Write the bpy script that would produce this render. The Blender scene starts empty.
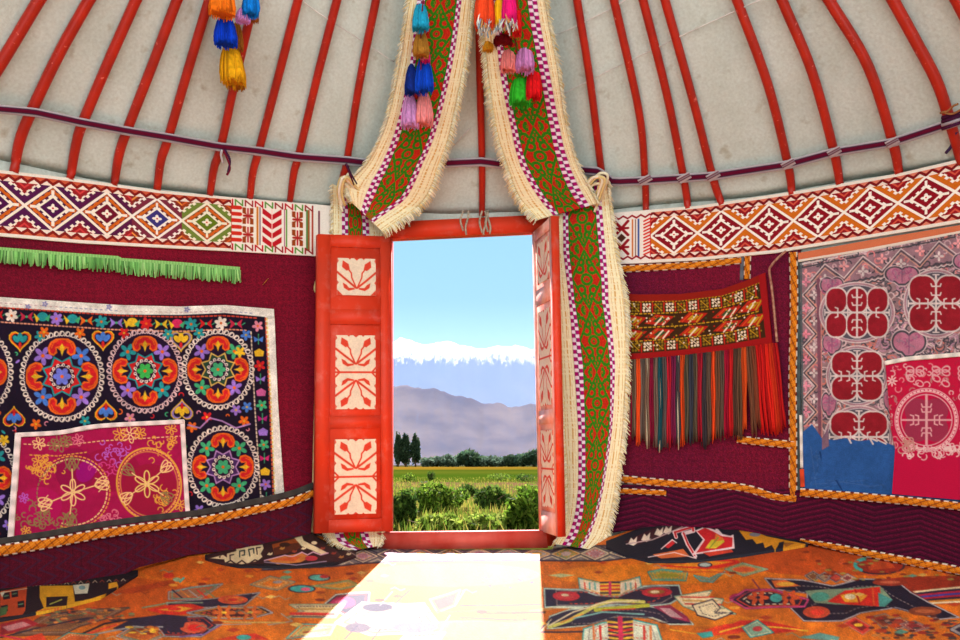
import bpy, math, random
import numpy as np
from mathutils import Vector

SC = bpy.context.scene
COL = SC.collection
rng = np.random.default_rng(7)
random.seed(7)
F = 680.0            # focal length in pixels of a 960x640 frame
CZ = 0.67            # camera height
YC, R = 1.476, 2.104 # centre and radius of the round tent (camera at x=y=0, looking along +y)
HZ = 420.0           # horizon row
PI = math.pi

# light levels
SKY_STRENGTH = 1.0
SKY_LOW, SKY_MID, BACK_FILL = (0.50, 0.83, 1.0), (0.40, 0.76, 1.0), (3.0, 3.0, 2.9)
SUN, SUN_X, EXPOSURE = 20.5, -0.06, 0.0
RUG_SHEEN = 0.0

# ------------------------------------------------------------------ tags
def tag(o, label=None, cat=None, group=None, kind=None):
    if label: o['label'] = label
    if cat: o['category'] = cat
    if group: o['group'] = group
    if kind: o['kind'] = kind
    return o

def empty(name, loc=(0, 0, 0)):
    o = bpy.data.objects.new(name, None)
    o.location = loc
    o.empty_display_size = 0.05
    COL.objects.link(o)
    return o

# ------------------------------------------------------------------ surfaces of the tent
def interp(x, xs, ys):
    return np.interp(x, xs, ys)

def ztop(th):
    return 1.645 + 0.12 * np.clip((np.cos(th) - 0.5) / 0.5, -0.5, 1.0)

def at(px, py, d):
    px = np.asarray(px, float); py = np.asarray(py, float); d = np.asarray(d, float)
    return np.stack(np.broadcast_arrays((px - 480) / F * d, d, CZ + (HZ - py) / F * d), -1)

def wdepth(px, off=0.0):
    dx = (np.asarray(px, float) - 480) / F
    a = dx * dx + 1
    Rr = R - np.asarray(off, float)
    return (YC + np.sqrt(np.maximum(YC * YC - a * (YC * YC - Rr * Rr), 1e-6))) / a

def wp(px, py, off=0.0):
    return at(px, py, wdepth(px, off))

SLOPE = 0.92
def zroof(x, y):
    r = np.hypot(x, y - YC); th = np.arctan2(x, y - YC)
    s = np.maximum(R - r, 0)
    return ztop(th) + SLOPE * (R - r) + 0.05 * (1 - np.exp(-s / 0.12))

def sp(px, py, off=0.0):
    """point of the wall or of the roof seen along a sight line, moved off towards the inside"""
    px, py, off = np.broadcast_arrays(np.asarray(px, float), np.asarray(py, float), np.asarray(off, float))
    dx = (px - 480) / F; dz = (HZ - py) / F
    dw = wdepth(px, off)
    lo = np.full(px.shape, 0.3); hi = dw.copy()
    for _ in range(40):
        m = (lo + hi) / 2
        g = CZ + dz * m - (zroof(dx * m, m) - off * 1.36)
        lo = np.where(g < 0, m, lo); hi = np.where(g < 0, hi, m)
    return at(px, py, np.minimum(hi, dw))

# rugs ride up against the wall: foot height by bearing
_sk = [(-160, 604), (0, 588), (60, 583), (125, 573), (190, 554), (240, 548), (310, 533)]
_sr = [(612, 531), (665, 526), (740, 531), (800, 541), (830, 547), (960, 573), (1100, 600)]
def _th(px, py):
    p = wp(px, py, 0.05); return math.atan2(p[0], p[1] - YC), p[2]
_tb = sorted([_th(*q) for q in _sk] + [_th(*q) for q in _sr] + [(_th(335, 545)[0], 0.03), (_th(395, 548)[0], 0.0), (_th(560, 548)[0], 0.0), (_th(590, 548)[0], 0.04)])
_tbx = [t[0] for t in _tb]; _tbz = [max(0, t[1] - 0.022) for t in _tb]
def zfloor(x, y):
    r = np.hypot(x, y - YC); th = np.arctan2(x, y - YC)
    h = np.interp(th, _tbx, _tbz)
    t = np.clip((r - (R - 0.50)) / 0.46, 0, 1)
    return h * t * t * (3 - 2 * t)

def fp(px, py, lift=0.0):
    px, py, lift = np.broadcast_arrays(np.asarray(px, float), np.asarray(py, float), np.asarray(lift, float))
    dx = (px - 480) / F; dz = (HZ - py) / F
    lo = np.full(px.shape, 0.2); hi = wdepth(px, 0.02)
    hi0 = hi.copy()
    for _ in range(40):
        m = (lo + hi) / 2
        g = CZ + dz * m - (zfloor(dx * m, m) + lift)
        lo = np.where(g > 0, m, lo); hi = np.where(g > 0, hi, m)
    return at(px, py, np.minimum(hi, hi0))

# ------------------------------------------------------------------ yarn painter (patterns as coloured stitches)
def rgb(c):
    if isinstance(c, str):
        c = c.lstrip('#'); return np.array([int(c[i:i+2], 16) for i in (0, 2, 4)], float) / 255
    return np.array(c, float) / 255

class Cv:
    def __init__(s, x0, y0, x1, y1, k, bg):
        s.x0, s.y0, s.k = x0, y0, k
        s.W = int(math.ceil((x1 - x0) * k)) + 1; s.H = int(math.ceil((y1 - y0) * k)) + 1
        s.a = np.empty((s.H, s.W, 3)); s.a[:] = rgb(bg)
        s.ox = s.oy = 0.0; s.sx = s.sy = 1.0
    def xy(s):
        X, Y = np.meshgrid(s.x0 + np.arange(s.W) / s.k, s.y0 + np.arange(s.H) / s.k)
        return X, Y
    def frame(s, ox=0, oy=0, z=1.0):
        """following coordinates are read in a crop that starts at ox, oy and is enlarged z times"""
        s.ox, s.oy, s.sx, s.sy = ox, oy, 1 / z, 1 / z
        return s
    def T(s, p):
        return np.asarray(p, float) * [s.sx, s.sy] + [s.ox, s.oy]
    def box(s, x0, y0, x1, y1):
        i0 = max(0, int((x0 - s.x0) * s.k) - 2); i1 = min(s.W, int((x1 - s.x0) * s.k) + 4)
        j0 = max(0, int((y0 - s.y0) * s.k) - 2); j1 = min(s.H, int((y1 - s.y0) * s.k) + 4)
        if i1 <= i0 or j1 <= j0: return None
        X, Y = np.meshgrid(s.x0 + np.arange(i0, i1) / s.k, s.y0 + np.arange(j0, j1) / s.k)
        return slice(j0, j1), slice(i0, i1), X, Y
    def mix(s, js, is_, al, c):
        al = al[..., None]
        s.a[js, is_] = s.a[js, is_] * (1 - al) + rgb(c) * al
    def put(s, mask, c):
        al = np.asarray(mask, float)[..., None]
        s.a[:] = s.a * (1 - al) + rgb(c) * al
    def poly(s, pts, c):
        P = s.T(pts)
        b = s.box(P[:, 0].min(), P[:, 1].min(), P[:, 0].max(), P[:, 1].max())
        if b is None: return
        js, is_, X, Y = b
        d = np.full(X.shape, 1e9); ins = np.zeros(X.shape, bool)
        n = len(P)
        for i in range(n):
            ax, ay = P[i]; bx, by = P[(i + 1) % n]
            ex, ey = bx - ax, by - ay
            L = ex * ex + ey * ey + 1e-12
            t = np.clip(((X - ax) * ex + (Y - ay) * ey) / L, 0, 1)
            d = np.minimum(d, (X - ax - t * ex) ** 2 + (Y - ay - t * ey) ** 2)
            if abs(ey) > 1e-12:
                ins ^= ((ay > Y) != (by > Y)) & (X < ex * (Y - ay) / ey + ax)
        d = np.sqrt(d)
        s.mix(js, is_, np.clip(0.5 + np.where(ins, d, -d) * s.k, 0, 1), c)
    def line(s, pts, w, c, closed=False):
        P = s.T(pts); w = w * s.sx
        if closed: P = np.vstack([P, P[:1]])
        for i in range(len(P) - 1):
            (ax, ay), (bx, by) = P[i], P[i + 1]
            b = s.box(min(ax, bx) - w, min(ay, by) - w, max(ax, bx) + w, max(ay, by) + w)
            if b is None: continue
            js, is_, X, Y = b
            ex, ey = bx - ax, by - ay
            t = np.clip(((X - ax) * ex + (Y - ay) * ey) / (ex * ex + ey * ey + 1e-12), 0, 1)
            d = np.hypot(X - ax - t * ex, Y - ay - t * ey)
            s.mix(js, is_, np.clip(0.5 + (w / 2 - d) * s.k, 0, 1), c)
    def dash(s, pts, w, c, on, period, closed=False):
        P = np.asarray(pts, float)
        if closed: P = np.vstack([P, P[:1]])
        L = np.r_[0, np.cumsum(np.hypot(*np.diff(P, axis=0).T))]
        t = 0.0
        while t < L[-1]:
            q = np.array([t, min(t + on, L[-1])])
            s.line(np.c_[np.interp(q, L, P[:, 0]), np.interp(q, L, P[:, 1])], w, c)
            t += period
    def ell(s, cx, cy, rx, ry, c, rot=0.0, ring=None):
        cx, cy = s.T([(cx, cy)])[0]; rx *= s.sx; ry *= s.sx
        m = max(rx, ry) + (ring or 0)
        b = s.box(cx - m, cy - m, cx + m, cy + m)
        if b is None: return
        js, is_, X, Y = b
        co, si = math.cos(rot), math.sin(rot)
        u = (X - cx) * co + (Y - cy) * si; v = -(X - cx) * si + (Y - cy) * co
        q = np.hypot(u / rx, v / ry)
        g = np.hypot(u / rx ** 2, v / ry ** 2) + 1e-9
        d = q * (q - 1) / g
        if ring: d = np.abs(d) - ring * s.sx / 2
        s.mix(js, is_, np.clip(0.5 - d * s.k, 0, 1), c)
    def flower(s, cx, cy, r, n, c, cen=None, rot=0.0, fat=0.30):
        for i in range(n):
            a = rot + 2 * PI * i / n
            s.ell(cx + 0.58 * r * math.cos(a), cy + 0.58 * r * math.sin(a), 0.46 * r, fat * r, c, a)
        if cen: s.ell(cx, cy, 0.2 * r, 0.2 * r, cen)
    def petals(s, cx, cy, r, n, c, w, rot=0.0, fat=0.22):
        for i in range(n):
            a = rot + 2 * PI * i / n
            s.ell(cx + 0.58 * r * math.cos(a), cy + 0.58 * r * math.sin(a), 0.44 * r, fat * r, c, a, ring=w)
    def star(s, cx, cy, r1, r2, n, c, rot=0.0, w=None, ax=1.0):
        P = []
        for i in range(2 * n):
            a = rot + PI * i / n; r = r1 if i % 2 == 0 else r2
            P.append((cx + ax * r * math.cos(a), cy + r * math.sin(a)))
        if w: s.line(P, w, c, True)
        else: s.poly(P, c)
    def lobes(s, cx, cy, rx, ry, c, n=4, rot=PI / 4):
        for i in range(n):
            a = rot + 2 * PI * i / n
            s.ell(cx + rx * 0.5 * math.cos(a), cy + ry * 0.5 * math.sin(a), rx * .5, ry * .5, c)
    def heart(s, cx, cy, w, h, c, up=True, line=None):
        t = np.linspace(0, 2 * PI, 22, endpoint=False)
        x = np.sin(t) ** 3; y = (13 * np.cos(t) - 5 * np.cos(2 * t) - 2 * np.cos(3 * t) - np.cos(4 * t)) / 16
        P = np.c_[cx + x * w / 2, cy - (y if up else -y) * h / 2]
        if line: s.line(P, line, c, True)
        else: s.poly(P, c)
    def chain(s, cx, cy, rx, ry, n, c, r, w, jit=0.0):
        for i in range(n):
            a = 2 * PI * i / n
            s.ell(cx + rx * math.cos(a), cy + ry * math.sin(a), r, r, c, ring=w)
            b = a + PI / n
            p = (cx + (rx - r) * math.cos(b), cy + (ry - r) * math.sin(b)); q = (cx + (rx + r) * math.cos(a + 2 * PI / n), cy + (ry + r) * math.sin(a + 2 * PI / n))
            s.line([p, q], w, c)
    def arc(s, cx, cy, r, a0, a1, w, c, ry=None):
        t = np.linspace(a0, a1, 9)
        s.line(np.c_[cx + r * np.cos(t), cy + (ry or r) * np.sin(t)], w, c)
    def yarn(s, amp, seed=1, fine=0.5):
        g = np.random.default_rng(seed)
        def vn(n):
            a = g.normal(size=(s.H // n + 3, s.W // n + 3))
            yy = np.arange(s.H) / n; xx = np.arange(s.W) / n
            y0 = yy.astype(int); x0 = xx.astype(int); fy = (yy - y0)[:, None]; fx = (xx - x0)[None]
            return (a[y0][:, x0] * (1 - fy) * (1 - fx) + a[y0 + 1][:, x0] * fy * (1 - fx) + a[y0][:, x0 + 1] * (1 - fy) * fx + a[y0 + 1][:, x0 + 1] * fy * fx)
        n = vn(24) * 0.5 + vn(7) * 0.5 + g.normal(size=(s.H, s.W)) * fine
        s.a *= np.clip(1 + amp * n, 0.3, 1.8)[..., None]
        return s
    def at(s, x, y):
        fx = np.clip((np.asarray(x) - s.x0) * s.k, 0, s.W - 1.001); fy = np.clip((np.asarray(y) - s.y0) * s.k, 0, s.H - 1.001)
        i = fx.astype(int); j = fy.astype(int); u = (fx - i)[..., None]; v = (fy - j)[..., None]
        a = s.a
        return a[j, i] * (1 - u) * (1 - v) + a[j, i + 1] * u * (1 - v) + a[j + 1, i] * (1 - u) * v + a[j + 1, i + 1] * u * v

def lin(c):
    c = np.clip(c, 0, 1)
    return np.where(c <= 0.04045, c / 12.92, ((c + 0.055) / 1.055) ** 2.4)

# ------------------------------------------------------------------ materials
MATS = {}
def principled(name, base=(0.8, 0.8, 0.8), rough=0.8, spec=0.3, sheen=0.0):
    m = bpy.data.materials.new(name); m.use_nodes = True
    b = m.node_tree.nodes['Principled BSDF']
    b.inputs['Base Color'].default_value = (*base, 1)
    b.inputs['Roughness'].default_value = rough
    b.inputs['Specular IOR Level'].default_value = spec
    b.inputs['Sheen Weight'].default_value = sheen
    return m, b, m.node_tree.nodes, m.node_tree.links

def add_bump(N, L, b, scale, strength, dist=0.004, detail=3):
    tc = N.new('ShaderNodeTexCoord'); nz = N.new('ShaderNodeTexNoise'); bp = N.new('ShaderNodeBump')
    nz.inputs['Scale'].default_value = scale; nz.inputs['Detail'].default_value = detail
    bp.inputs['Strength'].default_value = strength; bp.inputs['Distance'].default_value = dist
    L.new(tc.outputs['Object'], nz.inputs['Vector']); L.new(nz.outputs['Fac'], bp.inputs['Height']); L.new(bp.outputs['Normal'], b.inputs['Normal'])
    return nz

def woven(name, rough=0.85, spec=0.15, sheen=0.0, bump=0.35, scale=260, sheen_rough=0.5):
    if name in MATS: return MATS[name]
    m, b, N, L = principled(name, rough=rough, spec=spec, sheen=sheen)
    b.inputs['Sheen Roughness'].default_value = sheen_rough
    at_ = N.new('ShaderNodeAttribute'); at_.attribute_name = 'yarn'
    nz = add_bump(N, L, b, scale, bump, 0.003)
    mr = N.new('ShaderNodeMapRange'); mr.inputs['To Min'].default_value = 0.82; mr.inputs['To Max'].default_value = 1.18
    mx = N.new('ShaderNodeMix'); mx.data_type = 'RGBA'; mx.blend_type = 'MULTIPLY'; mx.inputs['Factor'].default_value = 1.0
    L.new(nz.outputs['Fac'], mr.inputs['Value']); L.new(at_.outputs['Color'], mx.inputs['A']); L.new(mr.outputs['Result'], mx.inputs['B'])
    L.new(mx.outputs['Result'], b.inputs['Base Color'])
    MATS[name] = m
    return m

def plain(name, c, rough=0.7, spec=0.3, var=0.15, scale=20, bump=0.2, bscale=80, c2=None, sheen=0.0):
    """one colour (sRGB 0-255) with a little noise variation, or a mix with c2"""
    if name in MATS: return MATS[name]
    m, b, N, L = principled(name, rough=rough, spec=spec, sheen=sheen)
    base = lin(rgb(c)); b2 = lin(rgb(c2)) if c2 is not None else np.clip(base * (1 - 2.2 * var), 0, 1)
    tc = N.new('ShaderNodeTexCoord'); nz = N.new('ShaderNodeTexNoise'); cr = N.new('ShaderNodeValToRGB')
    nz.inputs['Scale'].default_value = scale; nz.inputs['Detail'].default_value = 5
    cr.color_ramp.elements[0].position = 0.35; cr.color_ramp.elements[1].position = 0.65
    cr.color_ramp.elements[0].color = (*b2, 1); cr.color_ramp.elements[1].color = (*base, 1)
    L.new(tc.outputs['Object'], nz.inputs['Vector']); L.new(nz.outputs['Fac'], cr.inputs['Fac']); L.new(cr.outputs['Color'], b.inputs['Base Color'])
    if bump: add_bump(N, L, b, bscale, bump)
    MATS[name] = m
    return m

# ------------------------------------------------------------------ mesh builders
def mesh_obj(name, V, Fq, mat, parent=None, colors=None, smooth=True, tris=None):
    me = bpy.data.meshes.new(name)
    V = np.asarray(V, np.float32).reshape(-1, 3)
    Fq = np.asarray(Fq, np.int32).reshape(-1, 4) if Fq is not None and len(Fq) else np.zeros((0, 4), np.int32)
    T = np.asarray(tris, np.int32).reshape(-1, 3) if tris is not None and len(tris) else np.zeros((0, 3), np.int32)
    me.vertices.add(len(V)); me.vertices.foreach_set('co', V.ravel())
    nl = Fq.size + T.size
    me.loops.add(nl); me.loops.foreach_set('vertex_index', np.r_[Fq.ravel(), T.ravel()])
    npoly = len(Fq) + len(T)
    me.polygons.add(npoly)
    me.polygons.foreach_set('loop_start', np.r_[np.arange(len(Fq)) * 4, Fq.size + np.arange(len(T)) * 3].astype(np.int32))
    if smooth: me.polygons.foreach_set('use_smooth', np.ones(npoly, bool))
    me.update(calc_edges=True); me.validate()
    if colors is not None:
        ca = me.color_attributes.new('yarn', 'FLOAT_COLOR', 'POINT')
        c = np.ones((len(V), 4), np.float32); c[:, :3] = np.asarray(colors).reshape(-1, 3)
        ca.data.foreach_set('color', c.ravel())
    if mat: me.materials.append(mat)
    o = bpy.data.objects.new(name, me)
    COL.objects.link(o)
    if parent:
        o.parent = parent
        o.matrix_parent_inverse = parent.matrix_basis.inverted()
    return o

def grid_faces(nv, nu, base=0):
    i = np.arange(nv - 1)[:, None] * nu + np.arange(nu - 1)[None] + base
    return np.stack([i, i + 1, i + nu + 1, i + nu], -1).reshape(-1, 4)

GAIN = 1.0
def sheet(name, P, C, mat, parent=None, back=0.008, axis=True, gain=None, nrm=None):
    """a cloth: front grid P (nv,nu,3) with stitch colours C, hemmed all round and closed at the back"""
    nv, nu, _ = P.shape
    if nrm is None:
        if axis:
            n = P - np.array([0, YC, 0]); n[..., 2] = 0
            n /= np.linalg.norm(n, axis=-1, keepdims=True) + 1e-9
        else:
            n = np.zeros_like(P); n[..., 2] = -1
    else:
        n = np.broadcast_to(np.asarray(nrm, float), P.shape)
    st = max(1, min(nv, nu) // 12)
    V = [P.reshape(-1, 3)]; Cc = [C.reshape(-1, 3)]
    Fq = [grid_faces(nv, nu)]
    idx = np.arange(nv * nu).reshape(nv, nu)
    loop = np.r_[idx[0, :-1], idx[:-1, -1], idx[-1, :0:-1], idx[:0:-1, 0]]
    B = P.reshape(-1, 3)[loop] + n.reshape(-1, 3)[loop] * back
    b0 = nv * nu; m = len(loop)
    V.append(B); Cc.append(C.reshape(-1, 3)[loop])
    k = np.arange(m); k2 = (k + 1) % m
    Fq.append(np.stack([loop[k2], loop[k], b0 + k, b0 + k2], -1))
    ctr = nothing = None
    V = np.vstack(V); Cc = np.vstack(Cc)
    return mesh_obj(name, V, np.vstack(Fq), mat, parent, lin(Cc) * (gain if gain is not None else GAIN))

def poly_y(pts, x):
    p = np.asarray(pts, float); return np.interp(x, p[:, 0], p[:, 1])
def poly_x(pts, y):
    p = np.asarray(pts, float); return np.interp(y, p[:, 1], p[:, 0])

def patch(top, bot, left=None, right=None, k=1.6):
    """sight-line grid (px, py) between a top and a bottom edge polyline; left/right are x-by-y polylines"""
    xs0 = top[0][0]; xs1 = top[-1][0]
    yA = min(p[1] for p in top); yB = max(p[1] for p in bot)
    nu = max(2, int((max(xs1, bot[-1][0]) - min(xs0, bot[0][0])) * k)); nv = max(2, int((yB - yA) * k * 0.95))
    u = np.linspace(0, 1, nu)[None, :]; v = np.linspace(0, 1, nv)[:, None]
    xl = np.array([top[0][0], bot[0][0]], float); xr = np.array([top[-1][0], bot[-1][0]], float)
    yl = np.array([top[0][1], bot[0][1]], float); yr = np.array([top[-1][1], bot[-1][1]], float)
    XL = xl[0] + (xl[1] - xl[0]) * v; XR = xr[0] + (xr[1] - xr[0]) * v
    if left is not None: XL = np.interp(yl[0] + (yl[1] - yl[0]) * v, [p[1] for p in left], [p[0] for p in left])
    if right is not None: XR = np.interp(yr[0] + (yr[1] - yr[0]) * v, [p[1] for p in right], [p[0] for p in right])
    X = XL + (XR - XL) * u
    Y = poly_y(top, X) * (1 - v) + poly_y(bot, X) * v
    return X, Y

def wrinkle(X, Y, amp, wl, seed=0, ang=0.0):
    g = np.random.default_rng(seed); out = 0
    for i in range(4):
        a = ang + g.normal() * 0.5; w = wl * g.uniform(0.6, 1.8); ph = g.uniform(0, 6.28)
        out = out + np.sin((X * math.cos(a) + Y * math.sin(a)) * 2 * PI / w + ph)
    return amp * (out / 4 + 1) * 0.5

def smooth_poly(P, n):
    """Catmull-Rom through rows of P (m,d), n samples"""
    P = np.asarray(P, float); m = len(P)
    Q = np.vstack([2 * P[0] - P[1], P, 2 * P[-1] - P[-2]])
    t = np.linspace(0, m - 1 - 1e-9, n); i = t.astype(int); f = (t - i)[:, None]
    a, b, c, d = Q[i], Q[i + 1], Q[i + 2], Q[i + 3]
    return 0.5 * ((2 * b) + (-a + c) * f + (2 * a - 5 * b + 4 * c - d) * f ** 2 + (-a + 3 * b - 3 * c + d) * f ** 3)

def band_px(path, width, nu, nv, smooth=True):
    """ribbon in sight-line coordinates along a path: X, Y, along(px), across(0..1)"""
    P = np.asarray(path, float)
    P = smooth_poly(P, nu) if smooth and len(P) > 2 else np.c_[np.interp(np.linspace(0, 1, nu), np.linspace(0, 1, len(P)), P[:, 0]), np.interp(np.linspace(0, 1, nu), np.linspace(0, 1, len(P)), P[:, 1])]
    d = np.gradient(P, axis=0); d /= np.linalg.norm(d, axis=1, keepdims=True) + 1e-9
    n = np.c_[-d[:, 1], d[:, 0]]
    w = np.interp(np.linspace(0, 1, nu), np.linspace(0, 1, len(np.atleast_1d(width))), np.atleast_1d(width)) if np.ndim(width) else np.full(nu, width)
    s = np.r_[0, np.cumsum(np.hypot(*np.diff(P, axis=0).T))]
    t = np.linspace(0, 1, nv)[:, None]
    X = P[None, :, 0] + n[None, :, 0] * w * (t - 0.5); Y = P[None, :, 1] + n[None, :, 1] * w * (t - 0.5)
    return X, Y, np.broadcast_to(s[None], X.shape), np.broadcast_to(t, X.shape)

def tube(name, pts, rad, mat, parent=None, n=8, color=None, twist=None):
    P = np.asarray(pts, float); m = len(P)
    rad = np.broadcast_to(np.asarray(rad, float), (m,))
    d = np.gradient(P, axis=0); d /= np.linalg.norm(d, axis=1, keepdims=True) + 1e-9
    ref = np.array([0.3, 0.2, 0.93]) if abs(d[:, 2]).mean() < 0.8 else np.array([0.9, 0.3, 0.1])
    a = np.cross(d, ref); a /= np.linalg.norm(a, axis=1, keepdims=True) + 1e-9
    b = np.cross(d, a)
    th = np.linspace(0, 2 * PI, n, endpoint=False)
    V = P[:, None] + rad[:, None, None] * (a[:, None] * np.cos(th)[None, :, None] + b[:, None] * np.sin(th)[None, :, None])
    V = V.reshape(-1, 3)
    i = np.arange(m - 1)[:, None] * n; j = np.arange(n)[None]; j2 = (j + 1) % n
    Fq = np.stack([i + j, i + n + j, i + n + j2, i + j2], -1).reshape(-1, 4)
    V = np.vstack([V, P[:1], P[-1:]])
    k = np.arange(n); k2 = (k + 1) % n
    T = np.vstack([np.c_[np.full(n, m * n), k, k2], np.c_[np.full(n, m * n + 1), (m - 1) * n + k2, (m - 1) * n + k]])
    return mesh_obj(name, V, Fq, mat, parent, tris=T) if name else (V, Fq, T)

class MB:
    """collects quads/tris of several shapes that make ONE part"""
    def __init__(s): s.V, s.Q, s.T, s.C, s.n = [], [], [], [], 0
    def add(s, V, Q=None, T=None, C=None):
        V = np.asarray(V, float).reshape(-1, 3)
        if Q is not None and len(Q): s.Q.append(np.asarray(Q).reshape(-1, 4) + s.n)
        if T is not None and len(T): s.T.append(np.asarray(T).reshape(-1, 3) + s.n)
        s.V.append(V); s.n += len(V)
        if C is not None: s.C.append(np.broadcast_to(np.asarray(C, float), (len(V), 3)))
        return s
    def tube(s, pts, rad, n=6, C=None):
        V, Q, T = tube(None, pts, rad, None, n=n); return s.add(V, Q, T, C)
    def hexa(s, c8, C=None):
        return s.add(c8, [(0, 1, 2, 3), (7, 6, 5, 4), (0, 4, 5, 1), (1, 5, 6, 2), (2, 6, 7, 3), (3, 7, 4, 0)], None, C)
    def box(s, x0, y0, z0, x1, y1, z1, C=None):
        return s.hexa([(x0, y0, z0), (x1, y0, z0), (x1, y0, z1), (x0, y0, z1), (x0, y1, z0), (x1, y1, z0), (x1, y1, z1), (x0, y1, z1)], C)
    def build(s, name, mat, parent=None, smooth=True):
        return mesh_obj(name, np.vstack(s.V), np.vstack(s.Q) if s.Q else None, mat, parent, lin(np.vstack(s.C)) * GAIN if s.C else None, smooth, np.vstack(s.T) if s.T else None)
# ================================================================== SETTING
M_felt = plain('felt', (214, 224, 216), 0.95, 0.1, c2=(203, 213, 204), scale=5, bump=0.5, bscale=60)
def _stain(m):
    N, L = m.node_tree.nodes, m.node_tree.links
    b = N['Principled BSDF']; src = b.inputs['Base Color'].links[0].from_socket
    tc = N.new('ShaderNodeTexCoord'); nz = N.new('ShaderNodeTexNoise'); nz.inputs['Scale'].default_value = 14; nz.inputs['Detail'].default_value = 6
    cr = N.new('ShaderNodeValToRGB'); cr.color_ramp.elements[0].position = 0.62; cr.color_ramp.elements[1].position = 0.76
    cr.color_ramp.elements[0].color = (1, 1, 1, 1); cr.color_ramp.elements[1].color = (0.72, 0.66, 0.58, 1)
    n2 = N.new('ShaderNodeTexNoise'); n2.inputs['Scale'].default_value = 90; n2.inputs['Detail'].default_value = 3
    c2 = N.new('ShaderNodeValToRGB'); c2.color_ramp.elements[0].position = 0.3; c2.color_ramp.elements[1].position = 0.7
    c2.color_ramp.elements[0].color = (0.86, 0.85, 0.83, 1); c2.color_ramp.elements[1].color = (1, 1, 1, 1)
    mx = N.new('ShaderNodeMix'); mx.data_type = 'RGBA'; mx.blend_type = 'MULTIPLY'; mx.inputs['Factor'].default_value = 1
    my = N.new('ShaderNodeMix'); my.data_type = 'RGBA'; my.blend_type = 'MULTIPLY'; my.inputs['Factor'].default_value = 1
    L.new(tc.outputs['Object'], nz.inputs['Vector']); L.new(tc.outputs['Object'], n2.inputs['Vector'])
    L.new(nz.outputs['Fac'], cr.inputs['Fac']); L.new(n2.outputs['Fac'], c2.inputs['Fac'])
    L.new(src, mx.inputs['A']); L.new(cr.outputs['Color'], mx.inputs['B']); L.new(mx.outputs['Result'], my.inputs['A']); L.new(c2.outputs['Color'], my.inputs['B'])
    L.new(my.outputs['Result'], b.inputs['Base Color'])
_stain(M_felt)

def cyl_patch(name, t0, t1, zf, rr=R + 0.005):
    th = np.radians(np.linspace(t0, t1, max(3, int(abs(t1 - t0) / 1.5) + 2)))
    v = np.linspace(0, 1, 14)[:, None]
    z0 = zf(th)[None] if callable(zf) else np.full((1, len(th)), zf)
    Z = z0 * (1 - v) + (ztop(th)[None] + 0.01) * v
    P = np.stack(np.broadcast_arrays(rr * np.sin(th)[None], YC + rr * np.cos(th)[None], Z), -1)
    return sheet(name, P, np.ones(P.shape), M_felt, back=0.02, gain=1)
THL, THR = -14.4, 10.4
o = cyl_patch('wall_left', -112, THL, -0.02); tag(o, 'cream felt wall of the round tent left of the door', kind='structure')
o = cyl_patch('wall_right', THR, 112, -0.02); tag(o, 'cream felt wall of the round tent right of the door', kind='structure')
o = cyl_patch('wall_front', THL, THR, 1.70); tag(o, 'cream felt wall above the door lintel', kind='structure')

th = np.radians(np.linspace(-112, 112, 170)); rr = np.linspace(R + 0.005, 0.5, 60)
TH, RR = np.meshgrid(th, rr)
PX, PY = RR * np.sin(TH), YC + RR * np.cos(TH)
PZ = zroof(PX, PY) + 0.006 * np.sin(TH * 17 + RR * 3) * np.sin(RR * 7)
V = np.stack([PX, PY, PZ], -1)
o = sheet('ceiling', V, np.ones(V.shape), M_felt, back=0.02, gain=1, nrm=(0, 0, 1)); tag(o, 'cream felt roof of the round tent sloping up from the wall', kind='structure')

# floor slab under the rugs
M_earth = plain('packed_earth', (120, 95, 70), 0.95, 0.1)
ths = np.linspace(0, 2 * PI, 73)[:-1]
mb = MB(); ring = [(2.3 * math.sin(t), YC + 2.15 * math.cos(t), -0.03) for t in ths]
Vf = ring + [(0, YC, -0.03)]
o = mesh_obj('floor', Vf, None, M_earth, tris=[(72, (i + 1) % 72, i) for i in range(72)]); tag(o, 'earth floor under the rugs', kind='structure')

# ------------------------------------------------------------------ roof poles
M_pole = plain('red_paint', (188, 34, 14), 0.42, 0.4, c2=(160, 26, 10), scale=9, bump=0.25, bscale=30)
def _worn(m):   # pale scuffs where the paint is rubbed
    N, L = m.node_tree.nodes, m.node_tree.links
    b = N['Principled BSDF']; src = b.inputs['Base Color'].links[0].from_socket
    tc = N.new('ShaderNodeTexCoord'); nz = N.new('ShaderNodeTexNoise'); nz.inputs['Scale'].default_value = 55; nz.inputs['Detail'].default_value = 4
    cr = N.new('ShaderNodeValToRGB'); cr.color_ramp.elements[0].position = 0.66; cr.color_ramp.elements[1].position = 0.74
    cr.color_ramp.elements[0].color = (0, 0, 0, 1); cr.color_ramp.elements[1].color = (1, 1, 1, 1)
    mx = N.new('ShaderNodeMix'); mx.data_type = 'RGBA'; mx.inputs['B'].default_value = (*lin(rgb((225, 110, 95))), 1)
    L.new(tc.outputs['Object'], nz.inputs['Vector']); L.new(nz.outputs['Fac'], cr.inputs['Fac']); L.new(cr.outputs['Color'], mx.inputs['Factor'])
    L.new(src, mx.inputs['A']); L.new(mx.outputs['Result'], b.inputs['Base Color'])
_worn(M_pole)
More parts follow.
